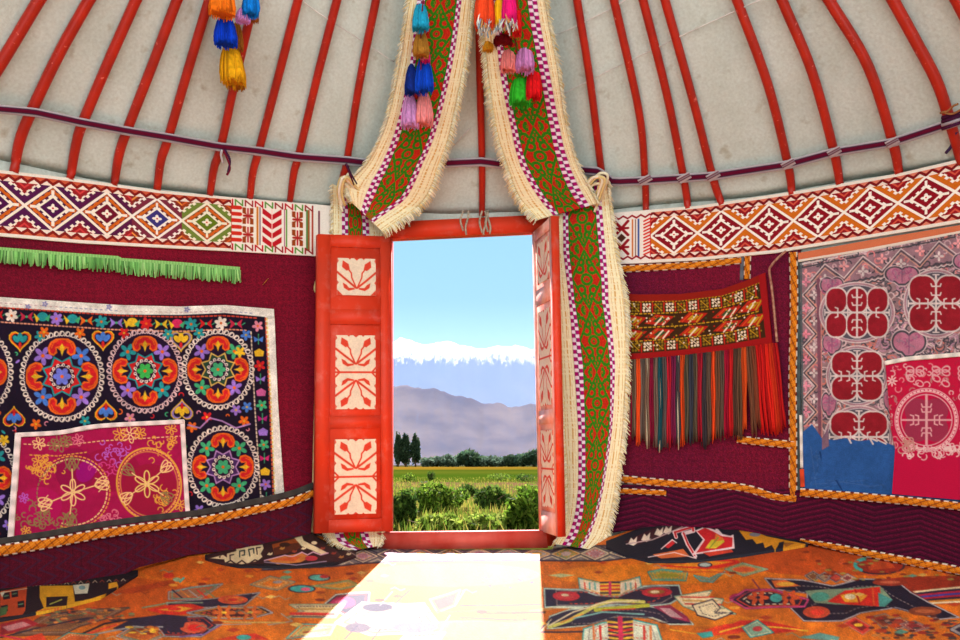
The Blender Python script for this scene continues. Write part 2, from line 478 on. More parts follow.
POLES = [
 ([(-58, 160), (-30, 112), (0, 65), (39, 0)], 'leftmost red roof pole, crossing the upper left corner'),
 ([(14, 173), (20, 140), (33, 108), (60, 52), (89, 0)], 'second red roof pole from the left edge of the tent'),
 ([(70, 180), (76, 145), (83, 122), (108, 63), (136, 0)], 'third red roof pole from the left edge of the tent'),
 ([(114, 186), (119, 155), (128, 128), (152, 66), (177, 0)], 'fourth red roof pole from the left edge of the tent'),
 ([(157, 190), (161, 160), (168, 139), (188, 70), (209, 0)], 'red roof pole next left of the pole with the pompom string'),
 ([(210, 195), (214, 168), (221, 146), (237, 72), (254, 0)], 'red roof pole behind the string of blue and yellow pompoms'),
 ([(250, 198), (253, 172), (259, 150), (279, 74), (298, 0)], 'red roof pole next right of the pole with the pompom string'),
 ([(290, 201), (294, 172), (299, 154), (317, 78), (337, 0)], 'red roof pole above the left end of the patterned band'),
 ([(338, 206), (343, 178), (347, 160), (360, 80), (376, 0)], 'red roof pole that meets the outer fringe of the left drape'),
 ([(482, 216), (482, 160), (480, 80), (479, 0)], 'straight red roof pole between the two drapes over the door'),
 ([(606, 200), (601, 168), (590, 80), (577, 0)], 'red roof pole just right of the fold of the right drape'),
 ([(646, 210), (645, 180), (639, 112), (614, 0)], 'red roof pole above the left end of the right patterned band'),
 ([(688, 209), (684, 180), (667, 95), (643, 0)], 'left one of the two close red roof poles on the right'),
 ([(722, 205), (713, 178), (693, 100), (665, 0)], 'right one of the two close red roof poles on the right'),
 ([(792, 195), (788, 165), (768, 85), (737, 0)], 'red roof pole with a wide gap to the pair on its left'),
 ([(840, 185), (834, 152), (812, 72), (782, 0)], 'fourth red roof pole from the right edge'),
 ([(899, 174), (893, 143), (868, 66), (829, 0)], 'third red roof pole from the right edge'),
 ([(962, 165), (951, 125), (937, 82), (915, 40), (893, 0)], 'second red roof pole from the right edge with the knotted strap'),
 ([(1030, 150), (1008, 105), (985, 55), (957, 0)], 'red roof pole in the upper right corner'),
]
for pts, lab in POLES:
    q = smooth_poly(pts, 22)
    P = sp(q[:, 0], q[:, 1], 0.022)
    d = P[-1] - P[-6]; d /= np.linalg.norm(d)
    ext = []
    for i in range(1, 60):
        e = P[-1] + d * 0.05 * i
        if math.hypot(e[0], e[1] - YC) < 0.55 or math.hypot(e[0], e[1] - YC) > math.hypot(P[-1][0], P[-1][1] - YC): break
        e[2] = zroof(e[0], e[1]) - 0.036; ext.append(e)
    if ext: P = np.vstack([P, ext])
    rad = np.interp(np.linspace(0, 1, len(P)), [0, 0.1, 0.8, 1], [0.0155, 0.0178, 0.0170, 0.015])
    tag(tube('roof_pole', P, rad, M_pole, n=10), lab, 'roof pole', 'red roof poles')

# ------------------------------------------------------------------ door frame and leaves
M_frame = plain('red_door_paint', (222, 56, 22), 0.5, 0.3, c2=(208, 62, 38), scale=6, bump=0.25, bscale=40)
def _rub(m, amount=0.6):
    N, L = m.node_tree.nodes, m.node_tree.links
    b = N['Principled BSDF']; src = b.inputs['Base Color'].links[0].from_socket
    tc = N.new('ShaderNodeTexCoord'); nz = N.new('ShaderNodeTexNoise'); nz.inputs['Scale'].default_value = 12; nz.inputs['Detail'].default_value = 7; nz.inputs['Roughness'].default_value = 0.65
    cr = N.new('ShaderNodeValToRGB'); cr.color_ramp.elements[0].position = 0.54; cr.color_ramp.elements[1].position = 0.72
    cr.color_ramp.elements[0].color = (0, 0, 0, 1); cr.color_ramp.elements[1].color = (amount, amount, amount, 1)
    mx = N.new('ShaderNodeMix'); mx.data_type = 'RGBA'; mx.inputs['B'].default_value = (*lin(rgb((214, 118, 104))), 1)
    L.new(tc.outputs['Object'], nz.inputs['Vector']); L.new(nz.outputs['Fac'], cr.inputs['Fac']); L.new(cr.outputs['Color'], mx.inputs['Factor'])
    L.new(src, mx.inputs['A']); L.new(mx.outputs['Result'], b.inputs['Base Color'])
_rub(M_frame)
M_sill = plain('worn_sill_paint', (206, 92, 80), 0.55, 0.3, c2=(190, 58, 46), scale=9, bump=0.25, bscale=40)
fr = empty('trim_1', (0, 3.55, 0)); tag(fr, 'red painted wooden door frame with lintel and threshold', kind='structure')
def quadbox(tl, tr, br, bl, d, depth):
    a = [at(*bl, d), at(*br, d), at(*tr, d), at(*tl, d)]
    return [*a, *[p + np.array([0, depth, 0]) for p in a]]
mb = MB().hexa(quadbox((368, 223), (556, 214), (556, 228.5), (368, 237.5), 3.50, 0.10)); mb.build('lintel', M_frame, fr, False)
mb = MB().hexa(quadbox((376, 533), (546, 531), (548, 548), (373, 550), 3.46, 0.04)); mb.build('threshold', M_sill, fr, False)
MB().hexa(quadbox((376, 238), (391, 238), (391, 546), (376, 546), 3.51, 0.09)).build('door_post', M_frame, fr, False)
MB().hexa(quadbox((534, 231), (549, 231), (556, 546), (541, 546), 3.54, 0.07)).build('door_post', M_frame, fr, False)

M_pale = plain('worn_lit_pink_paint', (234, 184, 172), 0.5, 0.3, c2=(224, 136, 116), scale=14, bump=0.25, bscale=40)  # worn red paint, paled further with the doorway light put into its colour
def bil(Q, u, v):
    A, B, C, D = Q
    u = np.asarray(u, float)[..., None]; v = np.asarray(v, float)[..., None]
    return A * (1 - u) * (1 - v) + B * u * (1 - v) + C * u * v + D * (1 - u) * v
def leaf_slab(name, Q, rects, t0, t1, mat, parent, nrm):
    mb = MB()
    for (u0, v0, u1, v1) in rects:
        f = [bil(Q, u0, v1), bil(Q, u1, v1), bil(Q, u1, v0), bil(Q, u0, v0)]
        mb.hexa([*[p + nrm * t1 for p in f], *[p + nrm * t0 for p in f]])
    return mb.build(name, mat, parent, False)

def motif(cv, x0, y0, x1, y1, half=False):
    """cut-out ornament of the door panels: tulip buds, stems and chevrons in red on cream"""
    red = (208, 62, 40); w = x1 - x0; cx = (x0 + x1) / 2
    def one(yt, yb, s):
        H = yb - yt
        Y = lambda f: yt + H * f if s > 0 else yb - H * f
        for m in (-1, 1):
            X = lambda f: cx + m * w / 2 * f
            cv.poly([(X(.72), Y(.06)), (X(.42), Y(.16)), (X(.36), Y(.30)), (X(.52), Y(.34)), (X(.76), Y(.24))], red)
            cv.line([(X(.46), Y(.28)), (X(.28), Y(.40)), (X(.26), Y(.52)), (X(.04), Y(.78))], w * .035, red)
            cv.line([(X(1.0), Y(.38)), (X(.55), Y(.58)), (X(.03), Y(.80))], w * .05, red)
            cv.poly([(X(.72), Y(.66)), (X(.66), Y(.80)), (X(.42), Y(.88)), (X(.10), Y(.84)), (X(.12), Y(.80)), (X(.40), Y(.80)), (X(.52), Y(.72))], red)
            cv.poly([(X(1.0), Y(-.02)), (X(.93), Y(.08)), (X(1.0), Y(.14))], red)
            cv.poly([(X(1.0), Y(.60)), (X(.92), Y(.66)), (X(1.0), Y(.72))], red)
        cv.poly([(cx - w * .1, Y(-.03)), (cx, Y(.06)), (cx + w * .1, Y(-.03))], red)
        cv.poly([(cx - w * .24, Y(-.03)), (cx - w * .18, Y(.04)), (cx - w * .12, Y(-.03))], red)
        cv.poly([(cx + w * .24, Y(-.03)), (cx + w * .18, Y(.04)), (cx + w * .12, Y(-.03))], red)
    if half:
        one(y0, y1, 1)
        for m in (-1, 1): cv.poly([(cx + m * w / 2, y1), (cx + m * w * .36, y1), (cx + m * w / 2, y0 + (y1 - y0) * .85)], red)
    else:
        h = (y1 - y0) / 2
        one(y0, y0 + h * .96, 1); one(y1 - h * .96, y1, -1)
        ym = y0 + h
        cv.line([(x0, ym), (x1, ym)], w * .045, red)
        for m in (-1, 1):
            cv.line([(cx + m * w * .40, ym), (cx + m * w * .5, ym - h * .12)], w * .04, red); cv.line([(cx + m * w * .40, ym), (cx + m * w * .5, ym + h * .12)], w * .04, red)
M_panel = woven('painted_panel', rough=0.6, bump=0.15, scale=120)
def leaf(name, lab, Q, nrm, rec, arts, urec, mat=M_frame, edge=False):
    nrm = np.asarray(nrm, float); nrm /= np.linalg.norm(nrm)
    o = leaf_slab(name, Q, [(0, 0, 1, 1)], -0.035, -0.005, mat, None, nrm)
    tag(o, lab, kind='structure')
    u0, u1 = urec
    leaf_slab('stile', Q, [(0, 0, u0, 1)], -0.005, 0, mat, o, nrm)
    leaf_slab('stile', Q, [(u1, 0, 1, 1)], -0.005, 0, mat, o, nrm)
    vs = [0.0] + [v for r in rec for v in r] + [1.0]
    for i in range(0, len(vs), 2):
        leaf_slab('rail', Q, [(u0, vs[i], u1, vs[i + 1])], -0.005, -0.0002, mat, o, nrm)
    for (a0, b0, a1, b1), half in arts:
        W = float(np.linalg.norm(bil(Q, 1, .5) - bil(Q, 0, .5))) * (a1 - a0) * 300; H = float(np.linalg.norm(Q[3] - Q[0])) * (b1 - b0) * 300
        cv = Cv(0, 0, W, H, 1.6, (226, 210, 186)); motif(cv, 0, 0, W, H, half); cv.yarn(0.03, int(b0 * 100))
        nu, nv = int(W * 1.6), int(H * 1.6)
        uu, vv = np.meshgrid(np.linspace(0, 1, nu), np.linspace(0, 1, nv))
        P = bil(Q, a0 + (a1 - a0) * uu, b0 + (b1 - b0) * vv) + nrm * -0.001
        op = sheet('carved_panel', P, cv.at(uu * W, vv * H), M_panel, o, back=0.0045, nrm=-nrm)
        op['label'] = 'cream cut-out ornament panel'
    if edge:
        e = (Q[1] - Q[0]) / np.linalg.norm(Q[1] - Q[0])
        Q2 = [Q[1] - e * .012, Q[1] + e * .002, Q[2] + e * .002, Q[2] - e * .012]
        leaf_slab('leaf_edge', Q2, [(0, 0, 1, 1)], -0.0355, 0.0012, M_frame, o, nrm)['label'] = 'bright red free edge'
    return o
QL = [at(318, 234, 3.24), at(390, 236.5, 3.42), at(392, 531, 3.42), at(315, 533.5, 3.24)]
nl = np.cross(QL[1] - QL[0], QL[3] - QL[0]); nl = nl if nl[1] < 0 else -nl
fy = lambda y: (y - 235) / 297.0
fx = lambda x: (x - 316.5) / 75.0
leaf('door_1', 'red door leaf with cream ornament panels, opened back against the left wall', QL, nl,
     [(fy(247), fy(309)), (fy(324), fy(416)), (fy(428), fy(519))],
     [((fx(336), fy(258), fx(376), fy(295)), True), ((fx(335), fy(335), fx(375.5), fy(409)), False), ((fx(334.6), fy(439), fx(376), fy(514)), False)], (0.17, 0.86))
QR = [at(532, 233, 3.53), at(551.5, 216, 3.21), at(558.5, 537, 3.21), at(539, 530.5, 3.53)]
nr = np.cross(QR[1] - QR[0], QR[3] - QR[0]); nr = nr if nr[0] < 0 else -nr
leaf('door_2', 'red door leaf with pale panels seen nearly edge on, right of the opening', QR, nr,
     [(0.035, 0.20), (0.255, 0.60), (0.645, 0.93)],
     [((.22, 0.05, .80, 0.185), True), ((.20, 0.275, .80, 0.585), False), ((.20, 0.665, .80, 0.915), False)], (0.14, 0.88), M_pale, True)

# ================================================================== OUTSIDE
def zg(Y): return -0.06 - 0.066 * (np.asarray(Y, float) - 3.7)
def gp(px, py):
    """point of the sloping field on a sight line"""
    s = (HZ - py) / F
    Y = (CZ + 0.06 - 0.066 * 3.7) / (-(s) - 0.066)
    return at(px, py, Y)
Yg = np.r_[np.linspace(3.66, 12, 60), np.geomspace(12.5, 180, 90), np.geomspace(190, 9000, 25)]
ug = np.linspace(-1, 1, 90)
GX = ug[None] * (3 + 0.9 * Yg[:, None]); GY = np.repeat(Yg[:, None], 90, 1)
gn = np.random.default_rng(3)
def smooth_noise(x, y, seed):
    g = np.random.default_rng(seed); s = 0
    for i in range(5):
        a, b, p = g.normal(), g.normal(), g.uniform(0, 6.28); s = s + np.sin(a * x + b * y + p)
    return s / 5
lumps = 0.05 * smooth_noise(GX * 2.2, GY * 2.2, 5) * np.clip((GY - 4.2) / 2, 0, 1) * np.clip(60 / GY, 0, 1)
GZ = zg(GY) + lumps
sry = HZ - (GZ - CZ) / GY * F     # sight row, used only to look up which strip of the field this is
# strips of the field by distance (m)
bands = [(3.6, (120, 118, 52)), (6, (122, 118, 50)), (8.0, (190, 160, 92)), (9.5, (186, 156, 92)), (11, (150, 140, 66)), (13, (196, 150, 110)), (18, (196, 146, 108)), (20, (120, 138, 40)), (30, (98, 134, 32)), (42, (140, 150, 44)), (60, (104, 128, 36)), (75, (206, 160, 50)), (170, (208, 164, 56)), (200, (120, 120, 60)), (600, (150, 140, 140)), (9000, (165, 150, 150))]
bc = np.stack([np.interp(np.log(GY), [math.log(b[0]) for b in bands], [b[1][i] for b in bands]) for i in range(3)], -1) / 255
mixn = np.clip(0.5 + 0.9 * smooth_noise(GX * 1.5 * 8 / (GY + 4), GY * 6 / (GY * .25 + 3), 9), 0, 1)[..., None]
bc = bc * (1 - 0.35 * mixn) + np.array([92, 122, 36]) / 255 * 0.35 * mixn
Vg = np.stack([GX, GY, GZ], -1)
M_field = woven('field_soil', rough=1.0, spec=0.0, bump=0.3, scale=6)
OUTG = 0.52
o = sheet('meadow_ground', Vg, bc, M_field, back=0.3, nrm=(0, 0, -1), gain=0.17); tag(o, 'sloping field of dry grass and soil outside the door', kind='structure')

M_leaf = woven('leaves', rough=0.7, spec=0.1, bump=0)
def _trans(m, f=0.5):   # thin leaves let light through
    N, L = m.node_tree.nodes, m.node_tree.links
    b = N['Principled BSDF']; t = N.new('ShaderNodeBsdfTranslucent'); x = N.new('ShaderNodeMixShader'); x.inputs[0].default_value = f
    L.new(b.inputs['Base Color'].links[0].from_socket, t.inputs['Color']); L.new(b.outputs[0], x.inputs[1]); L.new(t.outputs[0], x.inputs[2]); L.new(x.outputs[0], N['Material Output'].inputs['Surface'])
_trans(M_leaf, 0.6)
def leaf_cloud(n, c, rx, ry, rz, size, cols, seed, up=0.3, shape=None):
    """n small leaves filling an ellipsoid: quads"""
    g = np.random.default_rng(seed)
    p = g.normal(size=(n, 3)); p /= np.linalg.norm(p, axis=1, keepdims=True)
    p *= g.uniform(0.25, 1, (n, 1)) ** 0.5
    lump = 1 + 0.5 * smooth_noise(p[:, 0] * 5, p[:, 2] * 5 + p[:, 1] * 3, seed)
    p *= lump[:, None]
    if shape is not None: p = shape(p)
    ctr = np.array(c) + p * [rx, ry, rz]
    a = g.normal(size=(n, 3)); a[:, 2] += up; a /= np.linalg.norm(a, axis=1, keepdims=True)
    b = np.cross(a, g.normal(size=(n, 3))); b /= np.linalg.norm(b, axis=1, keepdims=True)
    s = size * g.uniform(0.6, 1.4, (n, 1))
    V = np.stack([ctr - a * s, ctr + b * s * 0.45, ctr + a * s, ctr - b * s * 0.45], 1).reshape(-1, 3)
    Q = np.arange(4 * n).reshape(-1, 4)
    ci = g.integers(0, len(cols), n)
    C = np.repeat(np.stack([rgb(x) for x in cols])[ci] * g.uniform(0.75, 1.2, (n, 1)), 4, 0)
    return V, Q, C
M_bark = plain('bark', (92, 74, 56), 0.9, 0.1)
def shrub(name, lab, px, py, w, h, cols, seed, n=900, group='weeds and shrubs in front of the tent', leafw=0.03):
    b = gp(px, py); Y = b[1]; rx = w / F * Y / 2; rz = h / F * Y / 2
    root = empty(name, b); tag(root, lab, 'shrub', group)
    V, Q, C = leaf_cloud(n, (0, 0, rz * 0.95), rx, rx * 0.8, rz, leafw, cols, seed, up=0.8)
    mesh_obj('foliage', V + b, Q, M_leaf, root, lin(C) * 0.7)
    mb = MB(); g = np.random.default_rng(seed)
    for i in range(7):
        e = np.array([g.normal() * rx * .5, g.normal() * rx * .4, rz * g.uniform(1.1, 1.7)])
        mb.tube([b - [0, 0, .05], b + e * [.3, .3, .5], b + e], [0.008, 0.006, 0.003], 5)
    mb.build('stem', M_bark, root)
GREEN = [(84, 116, 32), (104, 136, 40), (66, 96, 28), (126, 150, 52)]
DARK = [(60, 90, 34), (76, 106, 40), (50, 74, 28), (92, 116, 44)]
PALE = [(140, 160, 60), (120, 146, 50), (156, 168, 78), (100, 130, 44)]
for args in [
 ('shrub', 'dark green shrub low in the doorway at its left jamb', 403, 529, 26, 38, DARK, 11, 1100),
 ('shrub', 'large rounded green shrub left of the middle of the doorway', 438, 512, 50, 30, GREEN, 12, 1500),
 ('shrub', 'dark green shrub right of the middle of the doorway', 491, 509, 32, 22, DARK, 13, 900),
 ('shrub', 'pale green weed clump in front of the large rounded shrub', 440, 534, 44, 20, PALE, 14, 1300),
 ('shrub', 'pale green weed clump at the bottom middle of the doorway', 485, 535, 46, 22, PALE, 15, 1300),
 ('shrub', 'tall green weed clump at the right jamb of the doorway', 524, 534, 36, 44, GREEN, 16, 1500),
 ('shrub', 'small round bush standing alone in the far green strip', 431, 481, 9, 10, DARK, 17, 350),
 ('shrub', 'low green bush at the far right of the green strip', 524, 482, 20, 9, DARK, 18, 350),
 ('shrub', 'low green bush at the far left of the green strip', 409, 481, 16, 8, GREEN, 19, 350),
 ('shrub', 'small dark bush behind the large rounded shrub', 468, 497, 20, 12, DARK, 20, 450),
 ('shrub', 'wide low bush in the green strip behind the soil bank', 500, 480, 26, 7, GREEN, 21, 400),
 ('shrub', 'wide low bush in front of the soil bank, by the left jamb', 412, 497, 30, 9, GREEN, 22, 400),
 ('shrub', 'wide low bush in front of the soil bank, by the right jamb', 528, 495, 28, 10, GREEN, 23, 400)]:
    shrub(*args)
# grass
g = np.random.default_rng(21); n = 11000
Yb = 4.3 * np.exp(g.uniform(0, math.log(26 / 4.3), n)); Xb = g.uniform(-1, 1, n) * (0.24 * Yb + 0.5)
hb = np.clip(g.normal(0.075, 0.03, n), 0.03, 0.15) * (1.15 - Yb / 40); wb = 0.008 * (1 + Yb / 14)
base = np.c_[Xb, Yb, zg(Yb) - 0.03]; lean = g.normal(size=(n, 2)) * 0.35
tip = base + np.c_[lean * hb[:, None], hb + 0.03]
sd = np.c_[np.cos(g.uniform(0, 6.28, n)), g.normal(size=n) * 0.2, np.zeros(n)] * wb[:, None]
Vb = np.stack([base - sd, base + sd, tip], 1).reshape(-1, 3)
pal = np.stack([rgb(x) for x in [(150, 150, 60), (112, 138, 44), (168, 156, 70), (96, 124, 40)]])
Cb = np.repeat(pal[g.integers(0, 4, n)], 3, 0)
o = mesh_obj('grass', Vb, None, M_leaf, None, lin(Cb) * OUTG, tris=np.arange(3 * n).reshape(-1, 3)); tag(o, 'dry and green grass growing over the field outside', 'grass', kind='stuff')

# trees along the far edge of the field
def tree(name, lab, px, top, w, Y, cols, seed, group, column=False, n=900):
    zb = float(zg(Y)); ztp = CZ + (HZ - top) / F * Y; h = ztp - zb; X = (px - 480) / F * Y; rx = w / F * Y / 2
    b = np.array([X, Y, zb]); root = empty(name, b); tag(root, lab, 'tree', group)
    sh = (lambda p: p * np.c_[np.clip(1.05 - 0.6 * np.clip(p[:, 2:3] * .5 + .5, 0, 1.2) ** 1.6, .15, 1)][:, [0, 0, 0]] * [1, 1, 0] + p * [0, 0, 1]) if column else None
    V, Q, C = leaf_cloud(n, (0, 0, h * .54), rx, rx, h * .47, rx * (0.25 if column else .2), cols, seed, up=0.6, shape=sh)
    mesh_obj('crown', V + b, Q, M_leaf, root, lin(C) * OUTG)
    MB().tube([b - [0, 0, .3], b + [0, 0, h * .4], b + [0, 0, h * .8]], [rx * .16, rx * .12, rx * .05], 7).build('trunk', M_bark, root)
TD = [(66, 94, 68), (82, 108, 76), (54, 82, 62)]
TM = [(102, 128, 104), (116, 140, 112), (90, 116, 98)]
for px, top, w, lab in [(398, 432, 8, 'leftmost of the three tall poplars at the far field edge'), (405.5, 433, 9, 'middle one of the three tall poplars at the far field edge'), (415.5, 436, 9, 'rightmost of the three tall poplars at the far field edge')]:
    tree('poplar_tree', lab, px, top, w * 1.35, 168, TD, int(px), 'tall poplars', True, 1500)
rows = [(428, 458, 12, TM, 'first low tree to the right of the poplars'), (437, 457, 14, TM, 'second low tree to the right of the poplars'), (448, 455, 15, TM, 'third low tree to the right of the poplars'),
        (457, 456, 12, TM, 'pale low tree just left of the tallest round tree'), (468, 451, 18, TD, 'tallest round dark tree in the middle of the far tree line'), (481, 457, 12, TD, 'low tree just right of the tallest round tree'),
        (491, 456, 14, TM, 'pale tree in the right half of the far tree line'), (502, 458, 13, TM, 'lowest tree in the right half of the far tree line'), (512, 456, 13, TD, 'third tree from the right end of the far tree line'),
        (523, 454, 15, TD, 'second tree from the right end of the far tree line'), (534, 451, 16, TD, 'dark tree at the right end of the far tree line beside the door leaf')]
for i, (px, top, w, cols, lab) in enumerate(rows):
    tree('round_tree', lab, px, top, w * 1.45, 164 + (i % 2) * 11, cols, 300 + i, 'low trees of the far tree line', False, 700)

# mountains
def ridge(name, lab, prof, Yc, depth, base_y, mat, seed, amp):
    pxs = np.linspace(-300, 1260, 420)
    g = np.random.default_rng(seed)
    pr = np.asarray(prof, float)
    y = np.interp(pxs, pr[:, 0], pr[:, 1])
    y = y + sum(g.normal() * a * np.sin(pxs / w + g.uniform(0, 6)) for a, w in [(0.6, 2.2), (0.5, 1.4), (0.8, 5), (1.0, 11)]) * amp
    out = np.clip(np.maximum(390 - pxs, pxs - 540) / 100, 0, 3)
    y = y + out * amp * 4 * np.sin(pxs / 31.0)
    X = (pxs - 480) / F * Yc
    nv = 60; v = np.linspace(0, 1, nv)[:, None]
    zt = CZ + (HZ - y) / F * Yc; zb = CZ + (HZ - base_y) / F * Yc
    fall = (1 - v) ** 1.15
    Z = zb + (zt - zb)[None] * fall
    Yv = Yc - depth * v + np.zeros_like(Z)
    sp_ = 0
    for i in range(7):
        w = Yc / F * g.uniform(5, 22); ph = g.uniform(0, 6.28)
        sp_ = sp_ + np.abs(np.sin(X[None] / w + ph + v * g.normal() * 5 + np.sin(v * 6 + i) * .7)) * g.uniform(.5, 1)
    env = np.clip(v * 5, 0, 1) * np.clip((1 - v) * 3, 0, 1)
    Z = Z - (sp_ / 4) * env * (zt - zb).mean() * 0.16
    Yv = Yv - (sp_ / 4) * env * depth * 0.12
    P = np.stack([X[None] + np.zeros_like(Z), Yv, Z], -1)
    # far side so that it is a mass and not a card
    back = P[:1].copy(); b2 = back.copy(); b2[..., 1] += depth; b2[..., 2] = zb
    P = np.concatenate([b2, P], 0)
    V = P.reshape(-1, 3)
    o = mesh_obj(name, V, grid_faces(P.shape[0], P.shape[1]), mat)
    tag(o, lab, kind='structure')
    return o
M_hill = plain('bare_hill', (100, 88, 80), 0.95, 0.0, c2=(74, 66, 64), scale=0.004, bump=0)
M_snow, b, N, L = principled('snowy_rock', rough=0.9, spec=0.1)
tc = N.new('ShaderNodeTexCoord'); sx = N.new('ShaderNodeSeparateXYZ'); nz = N.new('ShaderNodeTexNoise'); nz.inputs['Scale'].default_value = 0.02; nz.inputs['Detail'].default_value = 8; nz.inputs['Roughness'].default_value = 0.7
mp = N.new('ShaderNodeMapping'); mp.inputs['Scale'].default_value = (1, 0.2, 0.22)
ma = N.new('ShaderNodeMath'); ma.operation = 'MULTIPLY_ADD'; ma.inputs[1].default_value = 640
mr = N.new('ShaderNodeMapRange'); mr.inputs['From Min'].default_value = 1050; mr.inputs['From Max'].default_value = 1230
mx = N.new('ShaderNodeMix'); mx.data_type = 'RGBA'; mx.inputs['A'].default_value = (0.05, 0.055, 0.07, 1); mx.inputs['B'].default_value = (0.86, 0.88, 0.9, 1)
L.new(tc.outputs['Object'], sx.inputs[0]); L.new(tc.outputs['Object'], mp.inputs['Vector']); L.new(mp.outputs[0], nz.inputs['Vector']); L.new(nz.outputs['Fac'], ma.inputs[0]); L.new(sx.outputs['Z'], ma.inputs[2])
L.new(ma.outputs[0], mr.inputs['Value']); L.new(mr.outputs['Result'], mx.inputs['Factor']); L.new(mx.outputs['Result'], b.inputs['Base Color'])
ridge('mountain_snow', 'snow capped mountain range on the horizon', [(-300, 350), (392, 343), (400, 338), (410, 341), (426, 345), (436, 344), (449, 340), (462, 346), (479, 349), (498, 347), (508, 347), (516, 344), (531, 350), (560, 352), (1260, 360)], 9000, 2600, 462, M_snow, 4, 0.55)
ridge('mountain_foothill', 'bare brown foothills in front of the snowy range', [(-300, 380), (370, 384), (392, 386), (410, 387), (436, 389), (450, 393), (462, 397), (488, 404), (498, 403), (508, 406), (531, 405), (560, 403), (1260, 396)], 3600, 1100, 462, M_hill, 8, 0.5)

# the blue air between the foothills and the snowy range
def haze_box(name, lab, Y0, Y1, z1, dens, color):
    m = bpy.data.materials.new(name); m.use_nodes = True
    N, L = m.node_tree.nodes, m.node_tree.links
    N.remove(N['Principled BSDF'])
    vs = N.new('ShaderNodeVolumeScatter'); vs.inputs['Color'].default_value = (*color, 1); vs.inputs['Density'].default_value = dens
    L.new(vs.outputs[0], N['Material Output'].inputs['Volume'])
    o = MB().box(-6000, Y0, -700, 6000, Y1, z1).build(name, m, None, False)
    tag(o, lab, 'haze', kind='stuff'); o.visible_shadow = True
    return o
HAZE = [('valley_haze', 'thin blue haze over the plain before the foothills', 300, 2400, 170, 0.000065, (0.20, 0.42, 1.0)),
        ('mountain_haze', 'blue haze between the foothills and the snowy range', 3650, 6350, 640, 0.00012, (0.34, 0.54, 1.0))]
for h in HAZE: haze_box(*h)
# ================================================================== WALL TEXTILES
M_wool = woven('woven_wool', rough=0.9, bump=0.4, scale=220)
M_cotton = woven('woven_cotton', rough=0.9, bump=0.25, scale=320)
M_fring = woven('fringe_yarn', rough=0.9, bump=0.2, scale=200)

def tent_sheet(name, X, Y, C, off, mat, parent=None, back=0.01, sur=wp, gain=None):
    return sheet(name, sur(X, Y, off), C, mat, parent, back, gain=gain)

